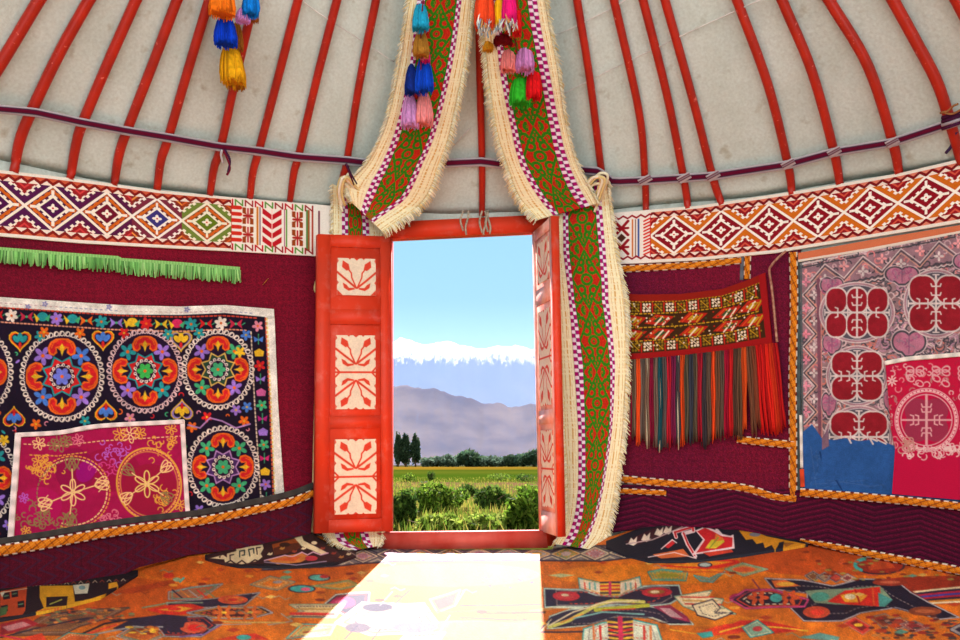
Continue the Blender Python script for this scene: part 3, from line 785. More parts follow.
# ---- diamond band
def band_pattern(X, t, centres, styles, end_x, end_side, endfn):
    """X sight column, t 0..1 from the upper to the lower edge; diamonds at the given columns"""
    H, W = X.shape
    cs = np.asarray(centres, float); idx = np.arange(len(cs))
    u = np.interp(X, cs, idx); k = np.rint(u).astype(int); f = u - k           # -0.5..0.5
    v = (t - 0.5) / 0.345                                                       # -1..1 inside the zigzags
    a = 2 * f + v; b = 2 * f - v
    m = np.maximum(np.abs(a), np.abs(b))
    oth = np.where(np.abs(a) > np.abs(b), b, a)
    tri = np.abs(((oth * 2.5 + .5) % 1.0) - 0.5) * 2                                 # serration 0..1
    img = np.empty((H, W, 3))
    st = np.asarray(styles, object)[np.clip(k, 0, len(cs) - 1)]
    names = sorted(set(styles))
    for nme in names:
        S = STY[nme]; sel = st == nme
        c = np.empty((H, W, 3)); c[:] = rgb(S['field'])
        c[(m > 0.80) & (m <= 1)] = rgb(S['rim'])
        c[(m < 0.925) & (m > 0.895)] = rgb(S['tooth'])
        c[(m > 0.845) & (m < 0.90) & (tri > 0.6)] = rgb(S['tooth'])
        c[(m < 0.70)] = rgb(S['tooth'])
        c[(m < 0.565) | ((m < 0.66) & (tri < 0.5))] = rgb(S['white'])
        c[(np.abs(v) < 0.06) & (np.abs(2 * f) < 0.80) & (m > .5)] = rgb(S['white']); c[(np.abs(2 * f) < 0.05) & (np.abs(v) < 0.80) & (m > .5)] = rgb(S['white'])
        c[m < 0.46] = rgb(S['core'])
        d = np.maximum(np.abs(2 * f), np.abs(v))
        c[(np.abs(2 * f) + np.abs(v) < 0.21) & ((np.abs(2 * f) < .06) | (np.abs(v) < .06) | (d < .085))] = rgb(S['white'])
        c[d < 0.035] = rgb(S['mid'])
        # triangles outside the diamond
        mo = 2 - m                                                              # 1 at the line, 0 at far corner
        oo = np.where(np.abs(a) > np.abs(b), b, a); to = np.abs(((oo * 5.0) % 1.0) - 0.5) * 2
        e = np.abs(v) - (1 - 2 * (0.5 - np.abs(f)))                             # depth inside the triangle, 0 at line
        e = m - 1
        vv = 1 - np.abs(v); ff = 1 - 2 * np.abs(f)                              # distances from the base edge and from the apex column
        q = ff + vv                                                             # 0 at base centre .. 1 at the line
        ser2 = q + 0.14 * (np.abs(((ff - vv) * 3.2 % 1) - 0.5) * 2 - 0.5)
        tr = np.empty((H, W, 3)); tr[:] = rgb(S['tri'])
        st2 = (np.abs(((ff - vv) * 2.5 % 1) - 0.5) * 2 > .5); tr[q < .52 + .14 * st2] = rgb(S['white']); tr[q < .42 + .06 * st2] = rgb(S['core2']); tr[(np.abs(q - .2) < .05)] = rgb(S['mid2'])
        outm = m > 1
        c[outm] = tr[outm]
        c[np.abs(m - 1) < 0.075] = rgb(S['white'])
        
        img[sel] = c[sel]
    # zigzag borders
    for lo, hi in ((0.045, 0.155), (0.845, 0.955)):
        z = (t - lo) / (hi - lo); sel = (z >= 0) & (z <= 1)
        ph = np.abs(((u * 4.5) % 1.0) - 0.5) * 2
        w = z if lo < .5 else 1 - z
        zz = np.where(w < ph * .9 + .02, 0, 1)
        line_ = np.abs(w - (ph * .62 + .2)) < 0.24
        c = np.empty((H, W, 3)); c[:] = rgb((236, 216, 200)); c[zz == 0] = rgb(ZIG[1]); c[line_] = rgb(ZIG[0])
        img[sel] = c[sel]
    edge = (t < 0.05) | (t > 0.95)
    img[edge] = rgb((232, 222, 208))
    endm = (X > end_x) if end_side > 0 else (X < end_x)
    if endfn is not None:
        E = endfn(X, t); img[endm] = E[endm]
    return img
STY = {
 'purple': dict(tooth=(74, 24, 60), mid2=(206, 60, 60), field=(200, 92, 22), rim=(206, 96, 24), white=(240, 226, 210), core=(74, 14, 70), core2=(150, 30, 34), tri=(80, 22, 72), mid=(190, 30, 40), dark=(90, 30, 24)),
 'wine': dict(tooth=(90, 20, 40), mid2=(206, 60, 60), field=(202, 94, 22), rim=(206, 96, 24), white=(240, 226, 210), core=(110, 12, 40), core2=(150, 30, 34), tri=(86, 20, 64), mid=(190, 30, 40), dark=(90, 30, 24)),
 'blue': dict(tooth=(110, 40, 40), mid2=(226, 140, 60), field=(206, 100, 24), rim=(206, 96, 24), white=(240, 230, 220), core=(58, 50, 120), core2=(130, 40, 30), tri=(120, 40, 60), mid=(190, 30, 40), dark=(90, 30, 24)),
 'green': dict(tooth=(110, 70, 20), mid2=(206, 90, 40), field=(204, 92, 28), rim=(206, 90, 28), white=(236, 226, 200), core=(96, 116, 22), core2=(150, 60, 26), tri=(110, 128, 50), mid=(200, 40, 40), dark=(96, 36, 20)),
 'red': dict(tooth=(138, 14, 30), mid2=(206, 80, 60), field=(138, 14, 30), rim=(138, 14, 30), white=(244, 234, 222), core=(140, 12, 26), core2=(146, 18, 28), tri=(206, 104, 22), mid=(200, 40, 40), dark=(70, 8, 14)),
}
ZIG = [(128, 24, 20), (200, 90, 60)]

def left_end(X, t):
    cv = Cv(228, 0, 340, 60, 2.5, (238, 228, 216)); red = (186, 22, 34)
    br = (150, 62, 20)
    for i in range(6): cv.line([(232, 11 + i * 7.2), (240, 11 + i * 7.2)], 4.2, (206, 44, 30))
    cv.line([(231, 8), (231, 52)], 1.4, red)
    for cx in (248, 297.5):
        for cy in (19.5, 40.5):
            for m in (-1, 1):
                for q in (-1, 1):
                    cv.poly([(cx + m * 1, cy + q * 1), (cx + m * 5.5, cy + q * 3), (cx + m * 5.5, cy + q * 9.2), (cx + m * 2, cy + q * 9.2), (cx + m * 2, cy + q * 4)], br)
            cv.line([(cx, cy - 8), (cx, cy + 8)], 1.6, red); cv.line([(cx - 4, cy), (cx + 4, cy)], 2.4, (170, 30, 30))
    cv.line([(257.5, 9), (257.5, 51)], 2, (206, 120, 30)); cv.line([(260, 9), (260, 51)], .9, (60, 30, 60))
    for i in range(4):
        y = 13 + i * 10.5
        for m in (-1, 1):
            cv.poly([(272, y + 3.5), (272 + m * 9.5, y - 4), (272 + m * 9.5, y + 2.5), (272, y + 9.5)], red)
    cv.line([(272, 8), (272, 52)], 1, (240, 200, 190))
    cv.line([(286.5, 9), (286.5, 51)], 1.4, (90, 150, 50)); cv.line([(284.5, 9), (284.5, 51)], .8, (150, 40, 90))
    for x, c in ((307, (70, 120, 50)), (312.5, (170, 60, 40)), (319, (110, 40, 60)), (308.8, (150, 80, 30))): cv.line([(x, 8), (x, 54)], 1.7, c)
    for y in (5.5, 55):
        for i, x in enumerate(np.arange(229, 312, 10)):
            c = [(186, 22, 34), (90, 140, 50), (150, 40, 40)][i % 3]
            for m in (-1, 1): cv.line([(x + m * 3.6, y - 3), (x + m * 3.6, y + 3)], 1.5, c)
            cv.line([(x - 3.6, y - 3), (x + 3.6, y + 3)], 1.5, c)
    return cv.at(X, t * 60)
def right_end(X, t):
    cv = Cv(608, 0, 655, 60, 2.5, (238, 226, 216)); red = (150, 16, 30)
    for cy in (19, 41):
        for m in (-1, 1):
            for q in (-1, 1): cv.line([(621.5, cy), (621.5 + m * 6.5, cy + q * 8)], 3, red)
        cv.line([(615, cy), (628, cy)], 2.6, red)
    cv.poly([(617, 30), (621.5, 25), (626, 30), (621.5, 35)], (80, 40, 30))
    cv.line([(632.5, 10), (632.5, 52)], 1.5, (206, 110, 50)); cv.line([(635.5, 10), (635.5, 52)], .9, (110, 60, 50)); cv.line([(638.5, 10), (638.5, 52)], 1.8, (60, 84, 150))
    for i in range(11): cv.line([(644, 12.5 + i * 3.8), (650.5, 9.5 + i * 3.8)], 1.7, (214, 40, 30))
    cv.line([(650.6, 8), (650.6, 52)], 1.3, (206, 30, 30))
    z = [(610 + i * 4.4, (5 if i % 2 else 8)) for i in range(11)]; cv.line(z, 1.8, red)
    z = [(610 + i * 4.4, (55 if i % 2 else 52)) for i in range(11)]; cv.line(z, 1.8, red)
    return cv.at(X, t * 60)

BLT = [(-170, 147), (-120, 155), (0, 170), (50, 175.5), (100, 182), (160, 190.5), (230, 197), (335, 206)]
BLB = [(-170, 222), (-120, 227), (0, 236), (80, 243), (160, 247.5), (230, 251), (335, 257)]
X, Y = patch(BLT, BLB, k=2.3)
nv, nu = X.shape
t = np.broadcast_to(np.linspace(0, 1, nv)[:, None], X.shape)
C = band_pattern(X, t, [-186, -125, -64, -4, 53, 107, 157, 207, 256], ['purple', 'wine', 'purple', 'purple', 'purple', 'wine', 'blue', 'green', 'green'], 231, 1, left_end)
o = tent_sheet('diamond_band', X, Y, C, 0.030 + 0.004 * wrinkle(X, Y, 1, 60, 3), M_wool, back=0.012); tag(o, 'woven band with purple and orange stepped diamonds along the left wall', 'woven band', 'woven diamond bands at the roof foot')
ZIG = [(120, 16, 22), (214, 120, 96)]
BRT = [(611, 213), (700, 205.5), (760, 196.5), (800, 190.5), (850, 182), (900, 173), (960, 159), (1080, 130), (1140, 116)]
BRB = [(611, 264), (640, 263), (700, 260), (774, 253), (870, 237.5), (960, 222.5), (1080, 200), (1140, 188)]
X, Y = patch(BRT, BRB, k=2.3)
nv, nu = X.shape
t = np.broadcast_to(np.linspace(0, 1, nv)[:, None], X.shape)
C = band_pattern(X, t, [627, 674, 721, 769, 818, 870, 926, 984, 1044, 1106, 1170], ['red'] * 11, 651, -1, right_end)
o = tent_sheet('diamond_band', X, Y, C, 0.030 + 0.004 * wrinkle(X, Y, 1, 60, 4), M_wool, back=0.012); tag(o, 'woven band with dark red and white diamonds along the right wall', 'woven band', 'woven diamond bands at the roof foot')

# ---- braids
def braid(name, path, width, off, parent, label=None, grey=None, nu=None, smooth=True, sur=wp):
    L = sum(math.dist(path[i], path[i + 1]) for i in range(len(path) - 1))
    nu = nu or int(L * 1.8); 
    X, Y, s, t = band_px(path, width, nu, 13, smooth)
    w = np.mean(width)
    C = np.empty(X.shape + (3,)); C[:] = rgb((214, 122, 24))
    ph = (s / 15.0 + (t - .5) * 1.3) % 1.0
    tw = (s / 7.5 - (t - .5) * .7) % 1.0
    C[tw < 0.22] = rgb((182, 90, 16)); C[ph < 0.14] = rgb((96, 34, 16)); C[(ph > .5) & (ph < .6)] = rgb((236, 158, 52))
    e = (t < 0.14) | (t > 0.86)
    d = ((s / 9.0 + (t > .5) * .4) % 1.0) < 0.55
    C[e] = rgb((104, 26, 22)); C[e & d] = rgb((236, 224, 206))
    bulge = 0.010 * np.sqrt(np.clip(1 - (2 * t - 1) ** 2, 0, 1)) + 0.0012 * np.sin(ph * 2 * PI)
    o = tent_sheet(name, X, Y, C, off + bulge, M_wool, parent, 0.008, sur)
    if label: o['label'] = label
    return o
def trim(name, path, width, off, parent, c, label=None, nu=None, smooth=True):
    L = sum(math.dist(path[i], path[i + 1]) for i in range(len(path) - 1))
    X, Y, s, t = band_px(path, width, nu or int(L * .8), 5, smooth)
    C = np.empty(X.shape + (3,)); C[:] = rgb(c)
    C *= (1 + 0.08 * np.sin(s / 2.3))[..., None]
    o = tent_sheet(name, X, Y, C, off + 0.002, M_wool, parent, 0.006)
    if label: o['label'] = label
    return o

# ---- left wall: maroon hanging
def maroon(X, Y, seed, c0=(112, 18, 42), c1=(78, 12, 46), amp=0.5, tint=None):
    n = smooth_noise(X / 37, Y / 29, seed)
    dgn = np.sin((X + Y) * 2 * PI / 13) * np.sin((X - Y) * 2 * PI / 13)
    mixv = np.clip(0.35 + amp * n + 0.16 * dgn, 0, 1)[..., None]
    C = rgb(c0) * (1 - mixv) + rgb(c1) * mixv
    g = np.random.default_rng(seed)
    return C * (1 + 0.14 * g.normal(size=X.shape))[..., None].clip(.5, 1.6)
HB = [(-170, 585), (-120, 572), (0, 551), (50, 543), (100, 534), (150, 527), (200, 521), (250, 511), (290, 502), (314, 493)]
X, Y = patch([(-170, 215), (0, 230), (160, 243), (320, 252)], [(p[0] if p[0] < 314 else 318, p[1]) for p in HB], right=[(320, 250), (316, 300), (316, 400), (314, 495)], k=1.2)
C = maroon(X, Y, 31, (120, 12, 36), (88, 10, 34))
hl = tent_sheet('maroon_hanging', X, Y, C, 0.014 + wrinkle(X, Y, 0.006, 90, 6), M_wool, back=0.012)
tag(hl, 'large maroon cloth covering the left wall behind the black embroidery', 'wall hanging')
braid('braid_border', HB, np.array([13, 12.5, 11, 9.5, 9, 8.5, 8]), 0.060, hl, 'orange twisted braid with white stitched edges')
trim('hem', [(x, y - 9.5 + 0.005 * max(x, 0)) for x, y in HB], 6, 0.058, hl, (62, 58, 56), 'grey felt hem above the braid')
# lower skirt of the wall
SB = [(-170, 612), (-120, 606), (0, 589), (60, 584), (125, 574), (140, 567), (190, 555), (240, 549), (260, 546), (311, 534)]
X, Y = patch([(-170, 570), (-120, 560), (0, 540), (50, 533), (100, 525), (150, 518), (200, 511), (250, 502), (290, 494), (314, 487)], SB, k=1.4)
Cs = maroon(X, Y, 33, (88, 12, 32), (58, 8, 28), 0.35)
lz = np.abs(((X / 16 + np.abs(((Y + X * .16) / 9 % 2) - 1)) % 1) - .5)
Cs[lz < 0.12] = rgb((64, 22, 46)); Cs[(np.abs(X) % 9 < 1.0)] *= 0.9
o = tent_sheet('maroon_skirt', X, Y, Cs, 0.040 + wrinkle(X, Y, 0.010, 110, 8) + 0.02 * (np.linspace(0, 1, X.shape[0])[:, None] ** 2), M_wool, back=0.02)
tag(o, 'dark maroon cloth strip hanging to the rug below the left braid', 'wall skirt')

# ---- green fringe
FT = [(-170, 238), (-60, 242), (0, 248), (60, 253), (118, 257), (122, 259), (180, 263), (240, 268)]
X, Y = patch([(x, y - 1) for x, y in FT], [(x, y + 3) for x, y in FT], k=1.5)
C = np.empty(X.shape + (3,)); C[:] = rgb((140, 190, 110)); C *= (1 + .08 * np.sin(X * 2.1))[..., None]
gf = tent_sheet('green_fringe_trim', X, Y, C, 0.036, M_fring, back=0.01); tag(gf, 'pale green fringed trim hanging on the maroon cloth of the left wall', 'fringe')
def fringe_px(name, edge, length, off, cols, parent, step, seed, sur=wp, w=1.6, lean=0.0, ampx=1.0, thick=0.004, bow=0.006):
    """strands hanging from an edge polyline (sight-line columns), all strands of one trim"""
    g = np.random.default_rng(seed)
    E = np.asarray(edge, float); L = np.r_[0, np.cumsum(np.hypot(*np.diff(E, axis=0).T))]
    ss = np.arange(0, L[-1], step); n = len(ss)
    ex, ey = np.interp(ss, L, E[:, 0]), np.interp(ss, L, E[:, 1])
    ln = np.interp(ss, L, np.broadcast_to(length, (len(E),))) * g.uniform(0.82, 1.12, n)
    dx = g.normal(size=n) * ampx + lean
    m = 5; f = np.linspace(0, 1, m)[None]
    cx = ex[:, None] + dx[:, None] * f ** 1.5; cy = ey[:, None] + ln[:, None] * f
    ww = w * (1 - 0.25 * f) * g.uniform(.8, 1.2, (n, 1))
    o_ = off + bow * np.sin(f * PI) + g.uniform(0, thick, (n, 1))
    A = sur(cx - ww / 2, cy, o_ - thick); B = sur(cx, cy, o_ + thick); D = sur(cx + ww / 2, cy, o_ - thick)
    V = np.stack([A, B, D], 2)            # n,m,3,3
    idx = np.arange(n * m * 3).reshape(n, m, 3)
    Q = np.concatenate([np.stack([idx[:, :-1, k], idx[:, :-1, k + 1], idx[:, 1:, k + 1], idx[:, 1:, k]], -1).reshape(-1, 4) for k in (0, 1)])
    ci = g.integers(0, len(cols), n)
    C = np.stack([rgb(c) for c in cols])[ci] * g.uniform(.85, 1.12, (n, 1))
    C = np.repeat(C, m * 3, 0)
    return mesh_obj(name, V.reshape(-1, 3), Q, M_fring, parent, lin(C) * GAIN)
o = fringe_px('strand', [(x, y + 2) for x, y in FT], [13] * 8, 0.036, [(140, 196, 112), (112, 170, 90), (164, 206, 130), (96, 150, 80)], gf, 1.1, 5, w=1.9); o['kind'] = 'stuff'

# ---- black embroidery (suzani) on the left wall
WHT = [(-150, 285), (-60, 291), (0, 297), (60, 301), (120, 305), (180, 306.5), (225, 305), (274, 309)]
WHB = [(-150, 595), (-60, 560), (0, 552), (60, 545), (150, 528), (220, 519), (285, 504)]
def border_white(cv, pts, w, seed):
    pass
cv = Cv(-152, 282, 288, 600, 2.0, (232, 226, 216))
cv.yarn(0.03, 3)
for x in range(-140, 255, 5): cv.line([(x, poly_y(WHT, x) + 6), (x + 2, poly_y(WHT, x + 2) + 6)], .9, [(196, 160, 160), (150, 160, 190), (210, 190, 180)][(x // 60) % 3])
for x, y in ((28, 307), (109, 307), (187, 309.5), (45, 304)): cv.flower(x, y, 3, 5, (130, 130, 180), (220, 200, 190))
for y in range(320, 500, 5): cv.line([(275 + (y - 310) * .045, y), (275 + (y - 310) * .045, y + 2)], .9, (190, 190, 180))
BK = (26, 16, 36)
cv.poly([(-152, 294), (-60, 300), (0, 307), (60, 311), (120, 314.5), (180, 315), (225, 313), (265, 317), (270, 400), (275, 510), (-152, 600)], BK)
def off_t(d): return [(x, poly_y(WHT, x) + d) for x in range(-150, 266, 12)]
cv.dash(off_t(10.5), 1.6, (206, 70, 50), 2.2, 4.4); cv.dash([(265.5, 318), (270, 410), (273.5, 500)], 1.5, (206, 90, 60), 2.2, 4.4); cv.dash([(267, 318), (271.5, 410), (275, 500)], 1.0, (220, 200, 90), 2.2, 4.4)
cv.dash([(x, poly_y(WHT, x) + 25 - max(0, x - 180) * .02) for x in range(-150, 252, 12)], 1.5, (226, 150, 120), 1.8, 3.8)
cv.dash([(251, 332), (255, 410), (261, 500)], 1.4, (220, 196, 170), 2, 4)
BL, TE, PU, RD, OR, YL, GN, PK, WT = (70, 120, 206), (36, 146, 150), (150, 112, 206), (206, 32, 36), (226, 100, 28), (230, 184, 40), (64, 170, 116), (214, 130, 150), (238, 222, 206)
g = np.random.default_rng(4)
# row of blossoms along the top
seq = [('f', TE), ('x', RD), ('f', WT), ('x', (190, 40, 70)), ('b', TE), ('f', PU), ('b', TE), ('x', OR), ('f', TE), ('x', PU), ('b', YL), ('f', RD), ('x', YL), ('b', (206, 40, 90))]
xs = np.linspace(-138, 236, 26)
for i, x in enumerate(xs):
    k, c = seq[(i + 6) % len(seq)]
    y = poly_y(WHT, x) + 18
    if k == 'f': cv.flower(x, y, 6.5, 6, c, OR, .3)
    elif k == 'x':
        for m in (-1, 1): cv.poly([(x, y), (x + m * 6.5, y - 5), (x + m * 5, y), (x + m * 6.5, y + 5)], c)
        cv.ell(x, y, 1.3, 1.3, GN)
    else:
        cv.ell(x + 1, y - 1, 5.5, 4.5, c); cv.poly([(x - 5, y + 5), (x - 8, y - 5), (x - 2, y + 1)], YL); cv.poly([(x + 3, y + 1), (x + 9, y - 4), (x + 7, y + 4)], GN)
    cv.line([(x + 6, y + 1), (x + 9, y - 1)], .9, GN)
# column at the right
for i, y in enumerate(np.arange(326, 506, 13.2)):
    x = 257.5 + (y - 320) * .05; c = [PK, BL, YL, RD, PU, (200, 90, 150), GN, (170, 30, 120), PU, GN, (200, 40, 110), YL, PU, WT][i % 14]
    if i % 3 == 0: cv.flower(x, y, 5.6, 5, c, OR, .5)
    elif i % 3 == 1:
        cv.poly([(x - 5, y - 3), (x, y), (x + 5, y - 3), (x + 4, y + 3), (x, y + 1), (x - 4, y + 3)], c); cv.line([(x, y - 5), (x, y + 5)], .9, GN)
    else: cv.poly([(x - 4, y + 4), (x - 5, y - 1), (x, y - 4), (x + 5, y - 1), (x + 4, y + 4)], c)
def medallion(cx, cy, rx, ry, ringc, starc, fillc, cen, kid=RD, kout=OR, fl=(PU, TE), open_=False):
    cv.ell(cx, cy, rx * .98, ry * .98, (32, 16, 44))
    cv.chain(cx, cy, rx, ry, int(2 * PI * rx / 5.6), ringc, 2.2, 1.1)
    kr = rx * .66; kry = ry * .66
    for i in range(4):
        a = i * PI / 2
        x, y = cx + kr * math.cos(a), cy + kry * math.sin(a)
        dx, dy = math.cos(a), math.sin(a); tx, ty = -dy, dx
        s = rx / 38
        def Pn(pts): return [(x + (p * dx + q * tx) * s, y + (p * dy + q * ty) * s) for p, q in pts]
        cv.poly(Pn([(9.5, 0), (9, -6), (6, -11), (0, -14), (-6, -12.5), (-7.5, -8), (-4.5, -4.5), (0, -5), (-3, -1), (-3, 1), (0, 5), (-4.5, 4.5), (-7.5, 8), (-6, 12.5), (0, 14), (6, 11), (9, 6)]), kout)
        cv.poly(Pn([(7.8, 0), (7.4, -5.2), (5, -9.2), (0, -11.8), (-4.6, -10.6), (-5.6, -8), (-3, -6), (1, -6.5), (2.5, 0), (1, 6.5), (-3, 6), (-5.6, 8), (-4.6, 10.6), (0, 11.8), (5, 9.2), (7.4, 5.2)]), kid)
        cv.poly(Pn([(4.5, 0), (1, -2.2), (-4, -1.2), (-7.5, 0), (-4, 1.2), (1, 2.2)]), YL); cv.line(Pn([(7, -4), (5, -8), (0, -10)]), 1.0, OR); cv.line(Pn([(7, 4), (5, 8), (0, 10)]), 1.0, OR)
        b = a + PI / 4
        cv.flower(cx + rx * .68 * math.cos(b), cy + ry * .68 * math.sin(b), rx * .235, 5, fl[i % 2], OR, b, .26)
    cv.star(cx, cy, rx * .55, rx * .39, 8, starc, PI / 8)
    cv.star(cx, cy, rx * .48, rx * .35, 8, fillc, PI / 8)
    cv.ell(cx, cy, rx * .31, ry * .30, (40, 16, 44))
    cv.chain(cx, cy, rx * .28, ry * .27, 13, WT, 1.2, .9)
    cv.flower(cx, cy, rx * .22, 6, cen, OR, 0, .34)
def heart(x, y, up, c1, c2, s=1.0):
    cv.heart(x, y, 22 * s, 22 * s, c1, up); cv.heart(x, y, 17 * s, 17 * s, (34, 18, 40), up); cv.heart(x, y, 22 * s, 22 * s, YL, up, .9)
    d = -1 if up else 1
    for m in (-1, 0, 1): cv.ell(x + m * 4 * s, y - 1 - 2 * d * (m == 0) * s * -1, 2.6 * s, 4.2 * s, c2, m * .7 * d * -1)
    cv.ell(x, y + (5 if up else -5) * s, 1.5 * s, 3 * s, RD)
for x, y, up, a, b in [(103, 339, True, OR, BL), (20, 340, True, OR, TE), (181, 340, True, (150, 130, 150), YL), (-66, 336, True, OR, TE), (106, 412, False, OR, BL), (14, 418, False, (206, 60, 40), BL), (182, 411, False, (150, 120, 190), YL), (-66, 420, False, OR, PU), (-110, 340, True, OR, BL)]:
    heart(x, y, up, a, b)
medallion(-29, 372, 40, 44, WT, TE, RD, BL)
medallion(62, 376.5, 40, 43, WT, TE, RD, (110, 120, 220), fl=(PU, BL))
medallion(145, 371, 36, 40, (226, 190, 190), TE, RD, (60, 180, 80), fl=(TE, PU))
medallion(218, 369.5, 34, 38, WT, (214, 176, 90), (40, 70, 50), GN, fl=(PU, GN))
medallion(223, 467, 34, 39, WT, (176, 130, 190), (70, 40, 90), GN, fl=(GN, GN))
medallion(-18, 478, 33, 44, WT, TE, RD, BL)
medallion(-110, 376, 38, 44, WT, TE, RD, PU); medallion(-105, 480, 38, 44, WT, OR, RD, BL)
for x, y, c in [(246, 335, BL), (247, 407, BL), (192, 427, OR), (244, 421, OR), (4, 440, YL), (199, 510, PU), (8, 525, PU), (207, 417, RD), (236, 410, PU), (36, 424, OR), (40, 336, TE), (44, 332, OR), (80, 333, OR), (124, 333, RD), (168, 334, TE), (199, 333, TE), (240, 352, YL), (85, 421, TE), (130, 418, PK)]:
    cv.flower(x, y, 5.5, 5, c, YL, .4)
cv.line([(188, 425), (200, 428), (210, 418), (222, 421), (236, 428), (250, 424)], 1.6, (176, 130, 190))
for i in range(900):    # small tendrils and leaves in the gaps between the medallions
    x, y = g.uniform(-150, 250), g.uniform(332, 540); ring_ = [(x + 3 * math.cos(a), y + 3 * math.sin(a)) for a in np.arange(0, 6.28, .8)] + [(x, y)]
    if any(math.hypot((x - c0) / a0, (y - c1) / b0) < 1.0 for c0, c1, a0, b0 in ((-29, 372, 40, 44), (62, 376, 40, 43), (145, 371, 36, 40), (218, 369, 34, 38), (223, 467, 34, 39), (-18, 478, 33, 44))): continue
    if np.all(cv.at(np.array([q[0] for q in ring_]), np.array([q[1] for q in ring_])) < .32):
        c_ = [TE, RD, GN, PU, OR, PK][i % 6]; a_ = g.uniform(0, 6.28)
        if i % 3 == 0: cv.ell(x, y, 2.6, 1.2, c_, a_)
        else: cv.arc(x, y, g.uniform(1.4, 2.6), a_, a_ + 3.5, 1.0, c_)
cv.yarn(0.09, 8, .7); cv.a *= .94
WHI = [(x, y + 9.2) for x, y in WHT[:-1]] + [(266.5, 317.5)]
X, Y = patch(WHI, WHB[:-1] + [(276, 508)], right=[(266.5, 316), (271, 410), (276, 508)], k=1.9)
sz = tent_sheet('embroidered_hanging', X, Y, cv.at(X, Y), 0.032 + wrinkle(X, Y, 0.004, 80, 9), M_cotton, back=0.008)
X, Y = patch(WHT, [(x, y + 10) for x, y in WHT[:-1]] + [(274.5, 319)], k=1.9)
tent_sheet('white_border', X, Y, cv.at(X, Y), 0.034 + wrinkle(X, Y, 0.004, 80, 9), M_cotton, sz, 0.006)['label'] = 'white cotton edge along the top'
X, Y = patch([(266, 316), (274.5, 316)], [(275.5, 510), (285, 504)], right=[(274.5, 316), (278, 400), (285, 505)], k=1.9)
tent_sheet('white_border', X, Y, cv.at(X, Y), 0.034 + wrinkle(X, Y, 0.004, 80, 9), M_cotton, sz, 0.006)['label'] = 'white cotton edge down the right side'
tag(sz, 'black embroidered cloth with red flower medallions and a white edge on the left wall', 'embroidered hanging')
# ---- pink embroidered cloth over it
PT = [(17, 437), (21, 432), (60, 430), (100, 423), (184, 419.5)]
PT = [(16, 433), (60, 430.5), (100, 424), (184, 419.5)]; PB = [(8, 545), (60, 537), (120, 528), (191, 520)]
cv = Cv(0, 410, 200, 550, 2.4, (160, 18, 72))
cv.yarn(0.05, 5)
for sx, sy, rx, ry, c in [(40, 505, 22, 18, (172, 16, 84)), (110, 470, 30, 22, (150, 16, 62)), (75, 470, 20, 22, (140, 14, 66)), (150, 490, 28, 26, (150, 20, 56))]: cv.ell(sx, sy, rx, ry, c)
cv.ell(86, 471, 9, 12, (150, 10, 110), .6)
CR, GD, OL, PKL, LI = (236, 196, 130), (220, 158, 60), (136, 116, 70), (214, 110, 130), (180, 90, 190)
cv.dash([(24, 444), (60, 446), (100, 441), (182, 436)], 1.0, CR, 2.2, 4.6)
cv.dash([(30, 455), (58, 456), (88, 452)], 1.1, GD, 2, 4.2)
for x, y, c, r in [(39, 443.5, CR, 6.5), (78, 440, PKL, 6), (130, 434, CR, 9), (120, 434, GD, 7), (140, 433, GD, 6), (60, 443, OL, 9), (54, 445, OL, 6), (66, 441, OL, 6), (171, 429, GD, 6), (172, 441, GD, 5), (38, 461, GD, 6), (36, 470, GD, 5), (40, 522, OL, 6), (26, 531, GD, 5), (24, 498, LI, 5), (180, 505, GD, 6)]:
    cv.petals(x, y, r, 6, c, 1.0, .3)
def swirl(x, y, n, c, r, seed):
    g = np.random.default_rng(seed)
    for i in range(n):
        a = g.uniform(0, 6.28); cv.arc(x + g.normal() * r, y + g.normal() * r * .7, g.uniform(1.5, 3.5), a, a + 4, 1.0, c)
swirl(45, 468, 26, GD, 9, 1); swirl(112, 452, 22, LI, 9, 2); swirl(38, 515, 26, OL, 8, 3); swirl(108, 470, 14, (200, 60, 130), 8, 4); swirl(110, 520, 18, PKL, 6, 5); swirl(60, 525, 18, OL, 8, 6); swirl(165, 500, 20, GD, 7, 7); swirl(160, 450, 14, GD, 7, 8)
# left heart-lobed medallion
cv.dash([(73 + 34 * math.cos(a), 492 + 33 * math.sin(a)) for a in np.linspace(-2.6, 1.9, 30)], 1.4, CR, 2.2, 4.4)
cv.dash([(73 + 37 * math.cos(a), 492 + 36 * math.sin(a)) for a in np.linspace(-2.6, 1.9, 30)], 1.2, GD, 2.2, 4.4)
cv.dash([(73 - 36 * math.cos(a), 494 + 34 * math.sin(a)) for a in np.linspace(-1.2, 1.2, 20)], 1.2, OL, 2.2, 4.4)
cv.petals(73, 492.5, 13, 6, CR, 1.3, .5, .2)
for x, y, a, c in [(97, 485, -.25, CR), (50, 502, 2.85, CR), (72, 469, -1.57, OL), (70, 514, 1.57, OL)]:
    for m in (-1, 0, 1):
        b = a + m * .5
        cv.ell(x + 5 * math.cos(b), y + 5 * math.sin(b), 7, 3, c, b, ring=1.2)
    cv.line([(73, 492.5), (x, y)], 1.2, CR)
    cv.line([(x - 7 * math.sin(a), y + 7 * math.cos(a)), (x + 11 * math.cos(a), y + 11 * math.sin(a)), (x + 7 * math.sin(a), y - 7 * math.cos(a))], 1.0, c)
